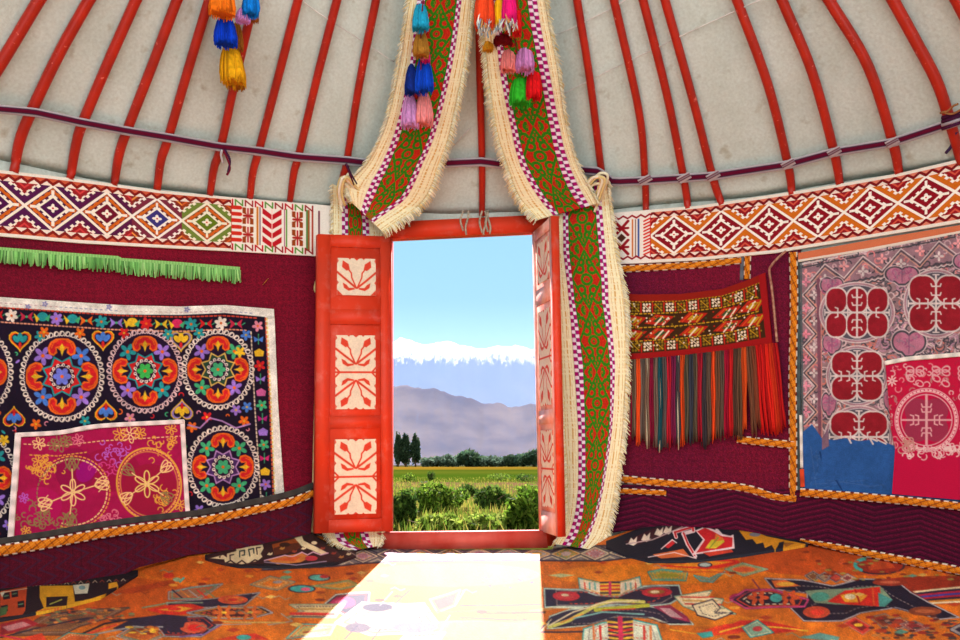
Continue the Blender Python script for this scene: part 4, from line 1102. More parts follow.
# right round medallion
cv.ell(149, 484, 32, 36, GD, -.2, ring=1.7); cv.ell(149, 484, 28.5, 32.5, (206, 120, 70), -.2, ring=1.2)
cv.dash([(149 + 30.3 * math.cos(a), 484 + 34.3 * math.sin(a)) for a in np.linspace(0, 6.28, 50)], 1.1, (230, 160, 90), 1.6, 3.4)
cv.petals(147, 484, 13, 6, (230, 200, 110), 1.3, .5, .2)
for x, y, a, c in [(163, 470, -.75, CR), (130, 495, 2.5, CR), (132, 473, -2.5, OL), (163, 495, .6, OL)]:
    for m in (-1, 0, 1):
        b = a + m * .5; cv.ell(x + 4 * math.cos(b), y + 4 * math.sin(b), 6.5, 2.8, c, b, ring=1.2)
    cv.line([(147, 484), (x, y)], 1.1, CR)
X, Y = patch(PT, PB, left=[(16, 433), (8, 545)], right=[(184, 419), (189, 500), (191, 520)], k=2.1)
nv, nu = X.shape; C = cv.at(X, Y)
uu = np.linspace(0, 1, nu)[None] + 0 * X; dt = Y - poly_y(PT, X); 
wl = (uu * (X[:, -1:] - X[:, :1]) < 5.5) | ((1 - uu) * (X[:, -1:] - X[:, :1]) < 4.2) | (dt < 4.0)
tt = np.clip(dt - 4, 0, 99)
C[(tt < 1.4) & (np.sin(X * 2.4) > 0)] = rgb((120, 20, 60))
C[wl] = rgb((226, 206, 204))
po = tent_sheet('pink_cloth', X, Y, C, 0.050 + wrinkle(X, Y, 0.003, 60, 19), M_cotton, back=0.008)
for q_, w_ in (([(18.5, 434), (15, 480), (10.5, 545)], 5.6), ([(16, 435), (60, 432.5), (100, 426), (184, 421.5)], 4.4), ([(182.5, 420), (187, 500), (189, 520)], 4.4)):
    trim('white_edging', q_, w_, 0.0555, po, (230, 212, 208), 'pale cotton edge')
tag(po, 'crimson pink embroidered cloth hung low over the black embroidery', 'embroidered hanging')

# ---- cream cord beside the left door leaf
cp = smooth_poly([(318, 252), (319, 272), (315, 288), (318, 300), (317, 350), (316, 400), (315, 440), (314, 490), (312.5, 532)], 60)
tag(tube('cream_cord', wp(cp[:, 0], cp[:, 1], 0.03), np.linspace(.006, .011, 60), plain('cream_yarn', (226, 212, 160), .9, .1, c2=(206, 184, 120), scale=40), n=7), 'cream cord hanging down beside the red left door leaf', 'cord')
# small orange clip on the maroon cloth
a, b_ = wp(263.5, 283.5, .026), wp(267, 279.5, .026)
MBc = MB(); dv = b_ - a; w_ = np.array([0.006, 0, 0.006]); nn = np.array([0, -.006, 0])
MBc.hexa([a - w_, b_ - w_, b_ + w_, a + w_, a - w_ - nn, b_ - w_ - nn, b_ + w_ - nn, a + w_ - nn])
tag(MBc.build('orange_clip', plain('orange_plastic', (232, 150, 40), .4), None, False), 'tiny orange clip pinned on the maroon cloth of the left wall', 'clip')

# ================================================================== RIGHT WALL
TR = [(611, 258), (748, 252), (800, 245)]; BR_ = [(611, 484), (622, 483), (657, 486), (692, 488), (727, 490), (750, 493), (774, 500), (800, 503)]
X, Y = patch(TR, BR_, k=1.3)
C = maroon(X, Y, 41, (112, 16, 42), (76, 12, 48), 0.45)
hr = tent_sheet('maroon_cloth', X, Y, C, 0.016 + wrinkle(X, Y, 0.006, 80, 16), M_wool, back=0.012)
tag(hr, 'maroon cloth with braided edges behind the tasselled bag on the right wall', 'wall hanging')
braid('braid_border', [(612, 269.5), (640, 268), (700, 264.5), (741, 260)], 7.5, 0.022, hr, 'orange braid along the top edge')
braid('braid_border', [(747.5, 256), (747, 279)], 7, 0.024, hr, 'short upright orange braid')
trim('hem', [(742, 257), (741.5, 280)], 3.5, 0.022, hr, (96, 98, 108), 'grey strip beside the short braid')
braid('braid_border', [(793, 252), (794, 300), (792.5, 380), (793, 440), (793, 497)], 8.5, 0.026, hr, 'upright orange braid along the right edge')
trim('hem', [(799, 255), (799.5, 300), (798.5, 380), (799, 440), (799, 500)], 4, 0.022, hr, (70, 82, 84), 'grey green strip beside the upright braid')
braid('braid_border', [(614, 478), (622, 479), (657, 482.4), (692, 485), (727, 486), (750, 489.5), (774, 496.5), (796, 499)], 8, 0.030, hr, 'orange braid along the lower edge')
trim('hem', [(614, 484.5), (657, 488), (692, 490.5), (727, 491.5), (750, 495), (774, 501.5), (796, 504)], 4, 0.026, hr, (74, 72, 70), 'grey strip below the lower braid')
braid('braid_border', [(737, 439), (752, 441), (772, 443), (794, 445)], 8, 0.030, hr, 'short orange braid below the bag fringe')

# ---- lower skirt right
ST = [(611, 484), (700, 488), (800, 490), (874, 494), (960, 502), (1080, 518), (1140, 528)]
SBr = [(611, 533), (640, 529), (700, 527), (740, 531), (800, 542), (830, 548), (960, 574), (1080, 598), (1140, 612)]
X, Y = patch(ST, SBr, k=1.4)
Cs = maroon(X, Y, 43, (84, 10, 40), (58, 6, 34), 0.3)
zz = np.abs(((X / 46) % 2) - 1) * 12
band = ((Y - poly_y(ST, X) + zz) / 5.2) % 1
Cs[band < 0.3] = Cs[band < 0.3] * 0.55 + rgb((30, 14, 44)) * 0.3; Cs[(band > .5) & (band < .66)] *= 1.3
o = tent_sheet('maroon_skirt', X, Y, Cs, 0.030 + wrinkle(X, Y, 0.008, 120, 18) + 0.015 * (np.linspace(0, 1, X.shape[0])[:, None] ** 2), M_wool, back=0.02)
tag(o, 'dark maroon strip with zigzag weave hanging to the rug below the right braid', 'wall skirt')
braid('braid_border', [(800, 492.5), (874, 498), (960, 506.5), (1080, 522), (1140, 531)], 8.5, 0.046, o, 'orange braid along the upper edge')
braid('braid_border', [(614, 490.8), (635, 491.6), (666, 493)], 6, 0.036, o, 'short orange braid near the right drape')
braid('braid_border', [(800, 540), (830, 546), (880, 556), (960, 571), (1080, 595), (1140, 608)], np.array([2.5, 7, 8.5, 9, 9.5]), 0.064, o, 'orange braid along the foot')

# ---- grey pink embroidered hanging with blue ground
G0 = (104, 84, 92); MV = (176, 110, 132); RDm = (140, 26, 38); WG = (206, 190, 186); DK = (70, 66, 74); BLU = (40, 84, 146)
cv = Cv(795, 220, 1145, 505, 2.2, (142, 112, 116)); cv.yarn(0.05, 9)
GT = [(800, 263), (880, 247), (960, 231), (1060, 211), (1145, 195)]
gy = lambda x, d: float(poly_y(GT, x)) + d
g = np.random.default_rng(12)
def scrib(x0, y0, x1, y1, n, cols, s, seed):
    g = np.random.default_rng(seed)
    for i in range(n):
        a = g.uniform(0, 6.28); x, y = g.uniform(x0, x1), g.uniform(y0, y1)
        cv.arc(x, y, g.uniform(.6, 1.4) * s, a, a + g.uniform(2, 5), 1.25, cols[i % len(cols)])
for i in range(26):      # wandering contour stitching
    gx = np.linspace(797, 1145, 120); yy0 = 262 + i * 7.5
    cv.line(np.c_[gx, yy0 + 4 * np.sin(gx / 7.3 + i * 1.7) + 3 * np.sin(gx / 3.9 + i) - (gx - 800) * .2], 1.0, [DK, (196, 120, 110), (206, 180, 180)][i % 3])
scrib(797, 225, 1145, 440, 3600, [DK, (206, 176, 176), (196, 110, 100), DK, (176, 130, 150), (96, 90, 96)], 3.4, 1)
# zigzag border with crosses, top then left
for d, c, w in ((1.5, WG, 1.6), (5, DK, 1.4)): cv.line([(x, gy(x, d)) for x in (800, 880, 960, 1060, 1145)], w, c)
z = [(806 + i * 19, gy(806 + i * 19, 8 if i % 2 else 26)) for i in range(19)]
cv.poly([(800, gy(800, 6)), (1145, gy(1145, 6)), (1145, gy(1145, 28)), (817, gy(817, 28)), (800, gy(800, 28))], (142, 108, 118))
scrib(803, 228, 1145, 280, 260, [DK, (196, 160, 164), (206, 120, 120)], 2.6, 2)
for d in (-2.2, 0, 2.2): cv.line([(x, y + d) for x, y in z], 1.0, [WG, DK, (200, 150, 130)][int(d / 2.2) + 1])
for i, (x, y) in enumerate(z):
    yy = gy(x, 21 if i % 2 else 12); cv.flower(x, yy, 5, 4, WG if i % 2 else (226, 150, 150), None, 0, .26)
for d, c, w in ((29, DK, 1.6), (31.5, WG, 1.0), (33, DK, 1.2)): cv.line([(x + 0, gy(x, d) + (math.sin(x) * .8)) for x in range(815, 1146, 3)], w, c)
cv.poly([(800, 270), (818, 292), (819, 440), (803, 440)], (138, 106, 114)); scrib(802, 285, 816, 430, 120, [DK, (196, 160, 164), (200, 110, 110)], 2.2, 5)
zl = [((804 if i % 2 else 816), 282 + i * 13) for i in range(12)]
for d in (-1.8, 0, 1.8): cv.line([(x + d, y) for x, y in zl], 1.0, [WG, DK, (200, 150, 130)][int(d / 1.8) + 1])
for i, (x, y) in enumerate(zl): cv.flower(814 if i % 2 else 806, y, 4.6, 4, WG if i % 2 else (220, 130, 150), None, 0, .26)
cv.line([(801, 262), (803, 440)], 1.6, (84, 92, 96)); cv.line([(818.5, 280), (820, 440)], 3.5, (120, 74, 90)); cv.line([(821, 282), (822, 440)], 1.0, (200, 130, 120))
# mauve palmettes between the circles
for x, y, rx, ry in [(832, 286, 11, 9), (832, 344, 9, 10), (902, 275, 16, 9), (909, 343, 16, 13), (829, 404, 7, 12), (890, 400, 6, 12), (979, 345, 15, 13), (968, 262, 14, 9)]:
    for q_, c_ in ((1.35, (196, 170, 172)), (1.22, DK), (1.0, MV)):
        cv.ell(x - rx * .45, y - ry * .1, rx * .52 * q_, ry * .72 * q_, c_); cv.ell(x + rx * .45, y - ry * .1, rx * .52 * q_, ry * .72 * q_, c_); cv.poly([(x - rx * .8 * q_, y + ry * .1), (x + rx * .8 * q_, y + ry * .1), (x + rx * .2, y + ry * .95 * q_), (x - rx * .2, y + ry * .95 * q_)], c_)
    scrib(x - rx * .7, y - ry * .6, x + rx * .7, y + ry * .5, 12, [(160, 86, 120), (150, 110, 130)], 2.2, int(x))
    cv.line([(x, y - ry * .7), (x, y + ry * .8)], .9, (130, 80, 110))
def rosette(cx, cy, rx, ry, cols, rows, inner=RDm, hook=True):
    cv.ell(cx, cy, rx * 1.06, ry * 1.06, (168, 124, 134)); cv.ell(cx, cy, rx * 1.04, ry * 1.04, WG, 0, ring=1.0)
    cv.ell(cx, cy, rx * .97, ry * .97, (84, 78, 88)); cv.ell(cx, cy, rx * .95, ry * .95, (196, 176, 180), 0, ring=.9)
    xs_ = np.linspace(-1, 1, cols + 1); ys_ = np.linspace(-1, 1, rows + 1)
    wx, wy = rx * .86, ry * .84
    for c, r_ in ((WG, 1.0), (inner, -0.7)):
        for i in range(cols):
            for j in range(rows):
                x = cx + wx * (xs_[i] + xs_[i + 1]) / 2; y = cy + wy * (ys_[j] + ys_[j + 1]) / 2
                hx, hy = wx / cols, wy / rows
                for a, b in ((-.16, -.16), (.16, -.16), (-.16, .16), (.16, .16)):
                    cv.ell(x + a * hx, y + b * hy, hx * .86 + r_, hy * .86 + r_, c)
    # stems with hooked ends
    lw = 2.0
    cv.line([(cx - wx, cy), (cx + wx, cy)], lw, WG); cv.line([(cx, cy - wy), (cx, cy + wy)], lw, WG)
    for a in range(4):
        dx, dy = [(1, 0), (0, 1), (-1, 0), (0, -1)][a]
        for q in (.30, .62):
            px_, py_ = cx + dx * wx * q, cy + dy * wy * q
            for m in (-1, 1):
                tx, ty = -dy * m, dx * m
                cv.line([(px_, py_), (px_ + tx * 4, py_ + ty * 4), (px_ + tx * 5 + dx * 2.5, py_ + ty * 5 + dy * 2.5)], 1.4, WG)
        cv.line([(cx + dx * wx * 1.04 - dy * 3, cy + dy * wy * 1.04 + dx * 3), (cx + dx * wx * 1.04 + dy * 3, cy + dy * wy * 1.04 - dx * 3)], 1.3, WG)
# blue ground at the foot
cv.poly([(803, 432), (812, 424), (826, 444), (836, 440), (880, 442), (895, 446), (1000, 446), (1145, 440), (1145, 505), (800, 505)], BLU)
for i in range(40): cv.line([(g.uniform(806, 890), g.uniform(446, 490)), (g.uniform(806, 890), g.uniform(446, 490))], 1.0, (38 + 16 * (i % 2), 78 + 14 * (i % 2), 138 + 10 * (i % 2)))
cv.line([(820, 452), (824, 470), (836, 480), (842, 490)], 1.6, (26, 58, 110)); cv.line([(809, 470), (816, 469)], 1.0, (190, 200, 210)) if False else None
rosette(857, 312.5, 36, 29, 3, 2); rosette(936, 303.5, 31, 33, 2, 2); rosette(857, 376, 29.5, 29, 2, 2); rosette(1016, 292, 32, 34, 2, 2); rosette(1016, 372, 30, 32, 2, 2); rosette(1096, 285, 32, 34, 2, 2); rosette(1096, 366, 32, 34, 2, 2)
# half rosette that runs into the blue
rosette(859, 437, 33, 30, 2, 2)
cv.poly([(823, 438.5), (834, 440), (845, 438), (859, 441), (875, 439), (895, 446), (895, 480), (820, 480)], BLU)
cv.line([(835, 439), (845, 436.5), (856, 437), (868, 437), (877, 441)], 1.8, WG); cv.line([(848, 437), (851, 443)], 1.8, WG); cv.line([(869, 437), (873, 444)], 1.8, WG); cv.line([(878, 440), (886, 444)], 1.4, WG); cv.line([(826, 433), (826, 440)], 1.4, WG)
cv.poly([(822, 438), (828, 428), (829, 446), (822, 450)], (120, 92, 110)) 
cv.yarn(0.07, 10, .7)
X, Y = patch(GT, [(803, 492), (880, 496), (960, 503), (1060, 516), (1145, 528)], k=2.0)
sg = tent_sheet('embroidered_hanging', X, Y, cv.at(X, Y), 0.026 + wrinkle(X, Y, 0.005, 70, 29), M_cotton, back=0.01)
tag(sg, 'mauve grey embroidered cloth with red rosettes and a blue foot on the right wall', 'embroidered hanging')
trim('edging', [(800.5, 415), (801, 440), (801.5, 468)], 2.6, 0.036, sg, (222, 214, 206), 'short white strip at the left edge')
trim('edging', [(801.5, 469), (802.5, 487)], 4.0, 0.036, sg, (206, 70, 40), 'orange red scrap at the left corner')
# peach strip under the right band
X, Y = patch([(798, 253), (870, 240), (960, 225), (1080, 202), (1145, 190)], [(798, 262), (870, 250), (960, 233), (1080, 210), (1145, 198)], k=1.2)
C = np.empty(X.shape + (3,)); C[:] = rgb((206, 112, 76)); C[(Y - poly_y([(798, 262), (870, 250), (960, 233), (1080, 210), (1145, 198)], X)) > -2.2] = rgb((222, 206, 190))
o = tent_sheet('peach_cloth_strip', X, Y, C, 0.030, M_cotton, back=0.008); tag(o, 'peach cloth strip with white edge just below the right diamond band', 'cloth strip')
# magenta cloth
MG = (186, 14, 62); MP = (216, 156, 160)
cv = Cv(880, 340, 1145, 520, 2.2, MG); cv.yarn(0.05, 14)
for x, y, rx, ry in [(960, 400, 80, 55), (1050, 400, 80, 55)]: cv.ell(x, y, rx, ry, (190, 20, 60))
scrib(888, 364, 1145, 450, 520, [(214, 120, 130), MP, (170, 30, 60), (176, 110, 110)], 2.6, 22)
cv.poly([(884, 452), (905, 446), (925, 456), (960, 458), (1145, 450), (1145, 520), (880, 520)], MG)
def ros2(cx, cy):
    cv.ell(cx, cy, 34, 33, MG); 
    for r_, c in ((31.5, MP), (28.5, (224, 170, 170))): cv.ell(cx, cy, r_, r_, c, 0, ring=1.2)
    cv.dash([(cx + 30 * math.cos(a), cy + 30 * math.sin(a)) for a in np.linspace(0, 6.28, 40)], 1.4, (236, 196, 190), 2, 4)
    cv.lobes(cx, cy, 25.5, 25.5, (152, 46, 74)); cv.ell(cx, cy, 20, 20, (152, 46, 74)); cv.ell(cx, cy, 25.5, 25.5, MP, 0, ring=1.1)
    cv.line([(cx - 25, cy), (cx + 25, cy)], 1.8, MP); cv.line([(cx, cy - 25), (cx, cy + 25)], 2.6, MP)
    for dx, dy in ((1, 0), (0, 1), (-1, 0), (0, -1)):
        for m in (-1, 1):
            for q in (8, 13):
                px_, py_ = cx + dx * q, cy + dy * q; tx, ty = -dy * m, dx * m
                cv.line([(px_, py_), (px_ + tx * 4, py_ + ty * 4), (px_ + tx * 5 + dx * 3, py_ + ty * 5 + dy * 3)], 1.4, MP)
ros2(926.5, 420); ros2(1004, 424); ros2(1082, 428)
for x in (915, 941, 967, 995, 1020):
    cv.petals(x + 0, 371, 9, 2, MP, 1.5, .35, .3); cv.petals(x, 371, 9, 2, MP, 1.5, -.35, .3)
    cv.petals(x + 0, 381, 9, 2, MP, 1.4, .5, .3)
cv.flower(892, 381, 5.5, 8, (230, 190, 186), None, 0, .14)
scrib(905, 445, 975, 458, 60, [MP, (226, 190, 186)], 2.6, 31); scrib(900, 440, 912, 452, 14, [(190, 130, 120)], 2.5, 32)
X, Y = patch([(884.5, 361), (910, 356.5), (940, 354), (1040, 346), (1145, 338)], [(892, 494), (960, 500), (1060, 510), (1145, 520)], left=[(885, 360), (891, 430), (895, 450), (892, 494)], k=2.0)
nv, nu = X.shape; C = cv.at(X, Y)
C[(Y - poly_y([(884.5, 361), (910, 356.5), (940, 354), (1040, 346), (1145, 338)], X)) < 4.2] = rgb((226, 216, 206))
o = tent_sheet('magenta_cloth', X, Y, C, 0.040 + wrinkle(X, Y, 0.004, 60, 39), M_cotton, back=0.01); trim('white_edging', [(885, 363), (910, 358.5), (940, 356), (1040, 348), (1145, 340)], 4.2, 0.046, o, (228, 218, 208), 'white edge along the top'); tag(o, 'magenta embroidered cloth with one pale rosette over the mauve hanging', 'embroidered hanging')

# ---- tasselled bag
BT = [(622, 293.5), (640, 294.5), (680, 294), (722, 289), (745, 281), (765, 272.5)]; BB = [(622, 361), (640, 360), (680, 356.5), (727, 351), (772, 344)]
bag = empty('tasselled_bag', wp(690, 320, 0.03)); tag(bag, 'rust red woven bag face with a long fringe hung on the right wall', 'woven bag')
cv = Cv(620, 0, 780, 66, 2.6, (138, 26, 16)); g = np.random.default_rng(77)
cv.poly([(620, 7), (766, 7), (768, 59), (620, 59)], (58, 34, 14))
OLV, RDD, WH, MUS, GRN = (128, 100, 20), (176, 34, 20), (226, 206, 180), (186, 140, 26), (56, 74, 40)
for r_ in range(3):
    for c_ in range(18):
        x, y = 624 + c_ * 8.2, 10 + r_ * 23.5
        if r_ != 1 or c_ % 6 == 5:
            pass
for x in range(624, 766, 12):
    for y in (13.5, 53):
        c = OLV if (x // 12) % 2 else WH
        for dx in (-3, 0, 3):
            for dy in (-3.2, 0, 3.2):
                if (dx == 0) != (dy == 0) or (dx and dy): cv.ell(x + dx, y + dy, 1.25, 1.35, c if (dx or dy) else RDD)
        cv.line([(x - 3.5, y - 3.5), (x + 3.5, y + 3.5)], 1.0, MUS if c is OLV else WH); cv.line([(x + 5.8, y - 5), (x + 5.8, y + 5)], 1.6, RDD)
for i, x in enumerate((633, 661, 696, 731, 757)):
    for y in (26.5, 40.5):
        cv.poly([(x - 16, y + 3), (x - 4, y - 6), (x + 15, y - 3), (x + 4, y + 6)], RDD)
        cv.poly([(x - 7, y + 1.5), (x - 1, y - 3), (x + 7, y - 1.5), (x + 1, y + 3)], GRN if i % 2 else MUS)
        cv.line([(x - 5, y + 5), (x + 3, y - 3)], 1.7, WH); cv.line([(x + 3, y + 5), (x + 9, y - 2)], 1.7, WH if i % 2 else MUS); cv.line([(x - 12, y + 3), (x - 2, y - 5)], 1.2, (206, 70, 30))
for y in (19.5, 33.5, 47): cv.dash([(622, y), (764, y)], 1.3, MUS, 2.2, 4.6)
for i in range(260):
    x, y = g.uniform(622, 765), g.uniform(8, 58); cv.ell(x, y, .9, .9, [WH, MUS, RDD, OLV, GRN][i % 5])
cv.dash([(622, 7.5), (766, 7.5)], 1.0, MUS, 1.6, 3.5)
cv.poly([(766, 0), (780, 0), (780, 66), (767.5, 66)], (152, 18, 22)); cv.poly([(620, 59.5), (780, 59.5), (780, 66), (620, 66)], (150, 18, 20))
X, Y = patch(BT, BB, k=2.3)
nv, nu = X.shape; t = np.broadcast_to(np.linspace(0, 1, nv)[:, None], X.shape); uu = np.linspace(622, 773, nu)[None] + 0 * X
sheet('woven_face', wp(X, Y, 0.040 + wrinkle(X, Y, 0.006, 60, 44)), cv.at(uu, t * 66), M_wool, bag, 0.012)
stc = [(110, 88, 70), (150, 20, 50), (116, 90, 72), (206, 70, 26), (96, 82, 74), (112, 88, 72), (142, 18, 54), (104, 84, 74), (26, 74, 84), (92, 78, 76), (168, 26, 44), (120, 30, 70), (60, 56, 60), (206, 70, 26), (84, 76, 60), (56, 58, 70), (90, 76, 60), (146, 22, 40), (60, 52, 58), (104, 82, 68), (206, 66, 26), (108, 70, 50), (104, 84, 70), (150, 16, 44), (172, 24, 28), (88, 60, 48), (98, 70, 50), (206, 74, 26), (100, 62, 44), (120, 60, 40), (186, 24, 22), (180, 22, 22), (196, 32, 22), (206, 50, 24), (180, 22, 24)]
xs = np.linspace(625, 775, len(stc)); g = np.random.default_rng(15)
for i, (x, c) in enumerate(zip(xs, stc)):
    y0 = float(poly_y(BB, min(x, 772))) - 1; spread = (x - 700) * 0.06 if x > 745 else 0
    Ln = np.interp(x, [625, 740, 760, 775], [86, 92, 84, 96]) * g.uniform(.93, 1.05)
    mb = MB()
    for k in range(5):
        j = (k - 2) * 0.95 + g.normal() * .25; f = np.linspace(0, 1, 9)
        px = x + j * (1 + .15 * f) + spread * f * 2 + np.sin(f * 7 + i + k) * .5; py = y0 + Ln * f * g.uniform(.94, 1.04)
        cc = rgb(c) * g.uniform(.82, 1.15)
        if i in (1, 5, 8, 12) and k == 2: cc = rgb((206, 190, 160))
        mb.tube(wp(px, py, 0.044 + 0.012 * np.sin(f * PI) + 0.006 * (k % 2)), np.interp(f, [0, .1, .9, 1], [.0034, .0050, .0048, .0020]), 5, cc)
    mb.build('tassel_strand', M_fring, bag)
cp = smooth_poly([(786, 251), (779, 257), (771, 266), (769.5, 272), (772, 290), (774.5, 315), (777, 342)], 40)
tube('carrying_cord', wp(cp[:, 0], cp[:, 1], 0.05), 0.0055, plain('tan_yarn', (196, 150, 126), .9, .1, c2=(150, 90, 76), scale=60), bag, 7)['label'] = 'pale twisted cord'

# ================================================================== STRAP AROUND THE POLES
M_strap = woven('strap_weave', rough=0.8, bump=0.3, scale=300)
strap = None
def strap_seg(path, w, parent, name, lab=None):
    X, Y, s, t = band_px(path, w, int(sum(math.dist(path[i], path[i + 1]) for i in range(len(path) - 1)) * .9) + 4, 9, False)
    C = np.empty(X.shape + (3,)); C[:] = rgb((98, 8, 44))
    C[(t < .2) | (t > .8)] = rgb((176, 168, 176)); C[((t > .2) & (t < .3)) | ((t < .8) & (t > .7))] = rgb((54, 24, 60))
    return tent_sheet(name, X, Y, C, 0.054 + 0.003 * np.sin(t * PI), M_strap, parent, 0.006, sp)
SPATH = [(-220, 66), (-90, 92), (-28, 104), (0, 109), (34, 112), (80, 122), (128, 131), (168, 137.5), (218, 146.5), (258, 151), (298, 157), (348, 160.5), (374, 164), (430, 164), (482, 161.5), (506, 165), (560, 168), (600, 171.5), (612, 182), (645, 180.5), (684, 178), (713, 176), (788, 164.5), (834, 152), (892, 142.5), (950, 123.5), (1008, 104), (1060, 92), (1180, 62)]
# even sampling by length
q = np.asarray(SPATH, float); Ls = np.r_[0, np.cumsum(np.hypot(*np.diff(q, axis=0).T))]; ssv = np.linspace(0, Ls[-1], 160)
strap = strap_seg(list(zip(np.interp(ssv, Ls, q[:, 0]), np.interp(ssv, Ls, q[:, 1]))), 8.6, None, 'woven_strap')
tag(strap, 'narrow dark red woven strap running across all the roof poles', 'strap')
for (x, y), a in zip([(645, 180), (684, 178), (713, 176), (788, 164), (834, 152), (892, 142.5), (950, 123)], [-1] * 7):
    seg = [(x - 6.5, y + 3.5 * a * -.6), (x + 6.5, y + 3.5 * a * .6)] if a > 0 else [(x - 6, y + 3), (x + 6, y - 3.5)]
    X, Y, s, t = band_px(seg, 6.5, 12, 7, False)
    C = np.empty(X.shape + (3,)); C[:] = rgb((98, 8, 44)); C[(t < .2) | (t > .8)] = rgb((186, 176, 180)); C[(t > .45) & (t < .55)] = rgb((150, 140, 150))
    tent_sheet('pole_wrap', X, Y, C, 0.060 + 0.002 * np.sin(t * PI), M_strap, strap, 0.01, sp)
mb = MB()
for pts, c in [([(222, 150), (221, 156), (223, 163)], (190, 186, 190)), ([(223, 150), (227, 158), (230, 168), (227, 175)], (120, 20, 50)), ([(225, 150), (230, 160), (228, 172)], (70, 30, 70)),]:
    p = smooth_poly(pts, 10); mb.tube(sp(p[:, 0], p[:, 1], 0.062), .005, 6, rgb(c))
mb.build('strap_tail', M_strap, strap)
mb = MB()
for pts, c in [([(346, 164), (349, 172), (354, 185)], (90, 10, 44)), ([(346, 164), (351, 174), (357, 184)], (60, 30, 60))]:
    p = smooth_poly(pts, 8); mb.tube(sp(p[:, 0], p[:, 1], 0.20), np.linspace(.007, .003, 8), 6, rgb(c))
mb.build('strap_tail', M_strap, strap)
mb = MB()
for dy in (-5, -1.5, 2, 5.5):
    p = np.array([(942, 123 + dy), (950, 120.5 + dy), (960, 117 + dy)], float); mb.tube(sp(p[:, 0], p[:, 1], 0.066), .007, 6, rgb((70, 20, 56) if dy % 2 else (170, 160, 170)))
for pts in ([(940, 113), (948, 111), (953, 106), (958, 104)], [(942, 112), (952, 114), (962, 109)]):
    p = smooth_poly(pts, 8); mb.tube(sp(p[:, 0], p[:, 1], 0.075), .004, 5, rgb((150, 100, 60)))
p = smooth_poly([(956, 132), (952, 145), (946, 153)], 8); mb.tube(sp(p[:, 0], p[:, 1], 0.03), .006, 5, rgb((60, 40, 80)))
mb.build('strap_knot', M_strap, strap)

# white strings across the felt
M_str = plain('white_string', (226, 224, 218), .9, .1, bump=0)
for pts, lab in [([(296, -4), (320, 14), (356, 37), (394, 62)], 'thin white string slanting over the felt left of the left drape'),
                 ([(540, 41), (572, 28), (612, 8), (628, -2)], 'upper thin white string slanting beside the right drape'),
                 ([(563, 94), (610, 70), (660, 46), (700, 27), (764, -2)], 'lower long thin white string slanting over the felt on the right'),
                 ([(422, 178), (450, 150), (470, 128)], 'thin white string slanting over the felt above the lintel')]:
    p = smooth_poly(pts, 24); tag(tube('white_string', sp(p[:, 0], p[:, 1], 0.024), 0.0026, M_str, n=5), lab, 'string', 'thin white strings on the felt')
# rope ties on the lintel
M_rope = plain('grey_rope', (190, 176, 156), .9, .1, c2=(140, 128, 112), scale=60)
for x, lab, sp_ in [(405, 'pale rope tie over the left end of the door lintel', [(-3, 0), (0, 2), (3, 0)]), (466, 'loose pale rope ends hanging over the middle of the lintel', [(-4, 4), (1, 8)]), (485, 'grey rope tie around the lintel under the middle pole', [(-4, 6), (0, 8), (4, 7), (2, 5)])]:
    mb = MB()
    for dx, dl in sp_:
        f = np.linspace(0, 1, 10); mb.tube(at(x + dx + 1.5 * np.sin(f * 5 + dx), 211 + (16 + dl) * f, 3.475 - 0.01 * np.sin(f * PI)), .0055, 6)
    tag(mb.build('rope_tie', M_rope), lab, 'rope', 'rope ties on the door lintel')
# ================================================================== RUGS
M_rug = woven('rug_pile', rough=0.755, spec=0.35, sheen=RUG_SHEEN, bump=0.6, scale=150, sheen_rough=0.45)
FX0, FX1, FY0, FY1 = -150, 1110, 520, 770
cv = Cv(FX0, FY0, FX1, FY1, 1.6, (206, 104, 22)); cv.yarn(0.07, 51, .5)
XX, YY = cv.xy()
NV, GRY, TEA, REDR, YEL, CRM, MAG, BRN, GRNr, ORG = (38, 30, 52), (150, 140, 136), (60, 160, 150), (206, 40, 28), (228, 176, 44), (226, 204, 160), (176, 30, 80), (120, 50, 24), (120, 140, 80), (224, 120, 30)
def outlined(pts, fill, line=GRY, w=1.6, z=1.0, dark=True):
    P = np.asarray(pts, float)
    if dark: cv.line(P, (w + 1.6) * z, NV, True)
    cv.line(P, w * z, line, True); cv.poly(P, fill); cv.line(P, w * z * .8, line, True)
    c_ = P.mean(0); g_ = np.random.default_rng(int(abs(P[0, 0] * 7 + P[0, 1])))
    alt = [(226, 204, 160), (206, 60, 40), (60, 150, 140), (214, 140, 40), (30, 24, 44), (150, 130, 120)]
    cv.line(c_ + (P - c_) * .84, w * .55, alt[g_.integers(6)], True); cv.dash(np.vstack([c_ + (P - c_) * .66, (c_ + (P - c_) * .66)[:1]]), w * .6, alt[g_.integers(6)], w * 1.6, w * 3.4)
def speck(x0, y0, x1, y1, n, cols, s, seed, flat=3.0):
    g = np.random.default_rng(seed)
    for i in range(n):
        x, y = g.uniform(x0, x1), g.uniform(y0, y1); cv.ell(x, y, s * g.uniform(1, 2) * flat / 2, s * g.uniform(.5, 1), cols[i % len(cols)])
def stripes(quad, cols, n):
    A, B, C, D = [np.array(q, float) for q in quad]
    for i in range(n):
        a, b = i / n, (i + 1) / n
        cv.poly([A + (D - A) * a, B + (C - B) * a, B + (C - B) * b, A + (D - A) * b], cols[i % len(cols)])
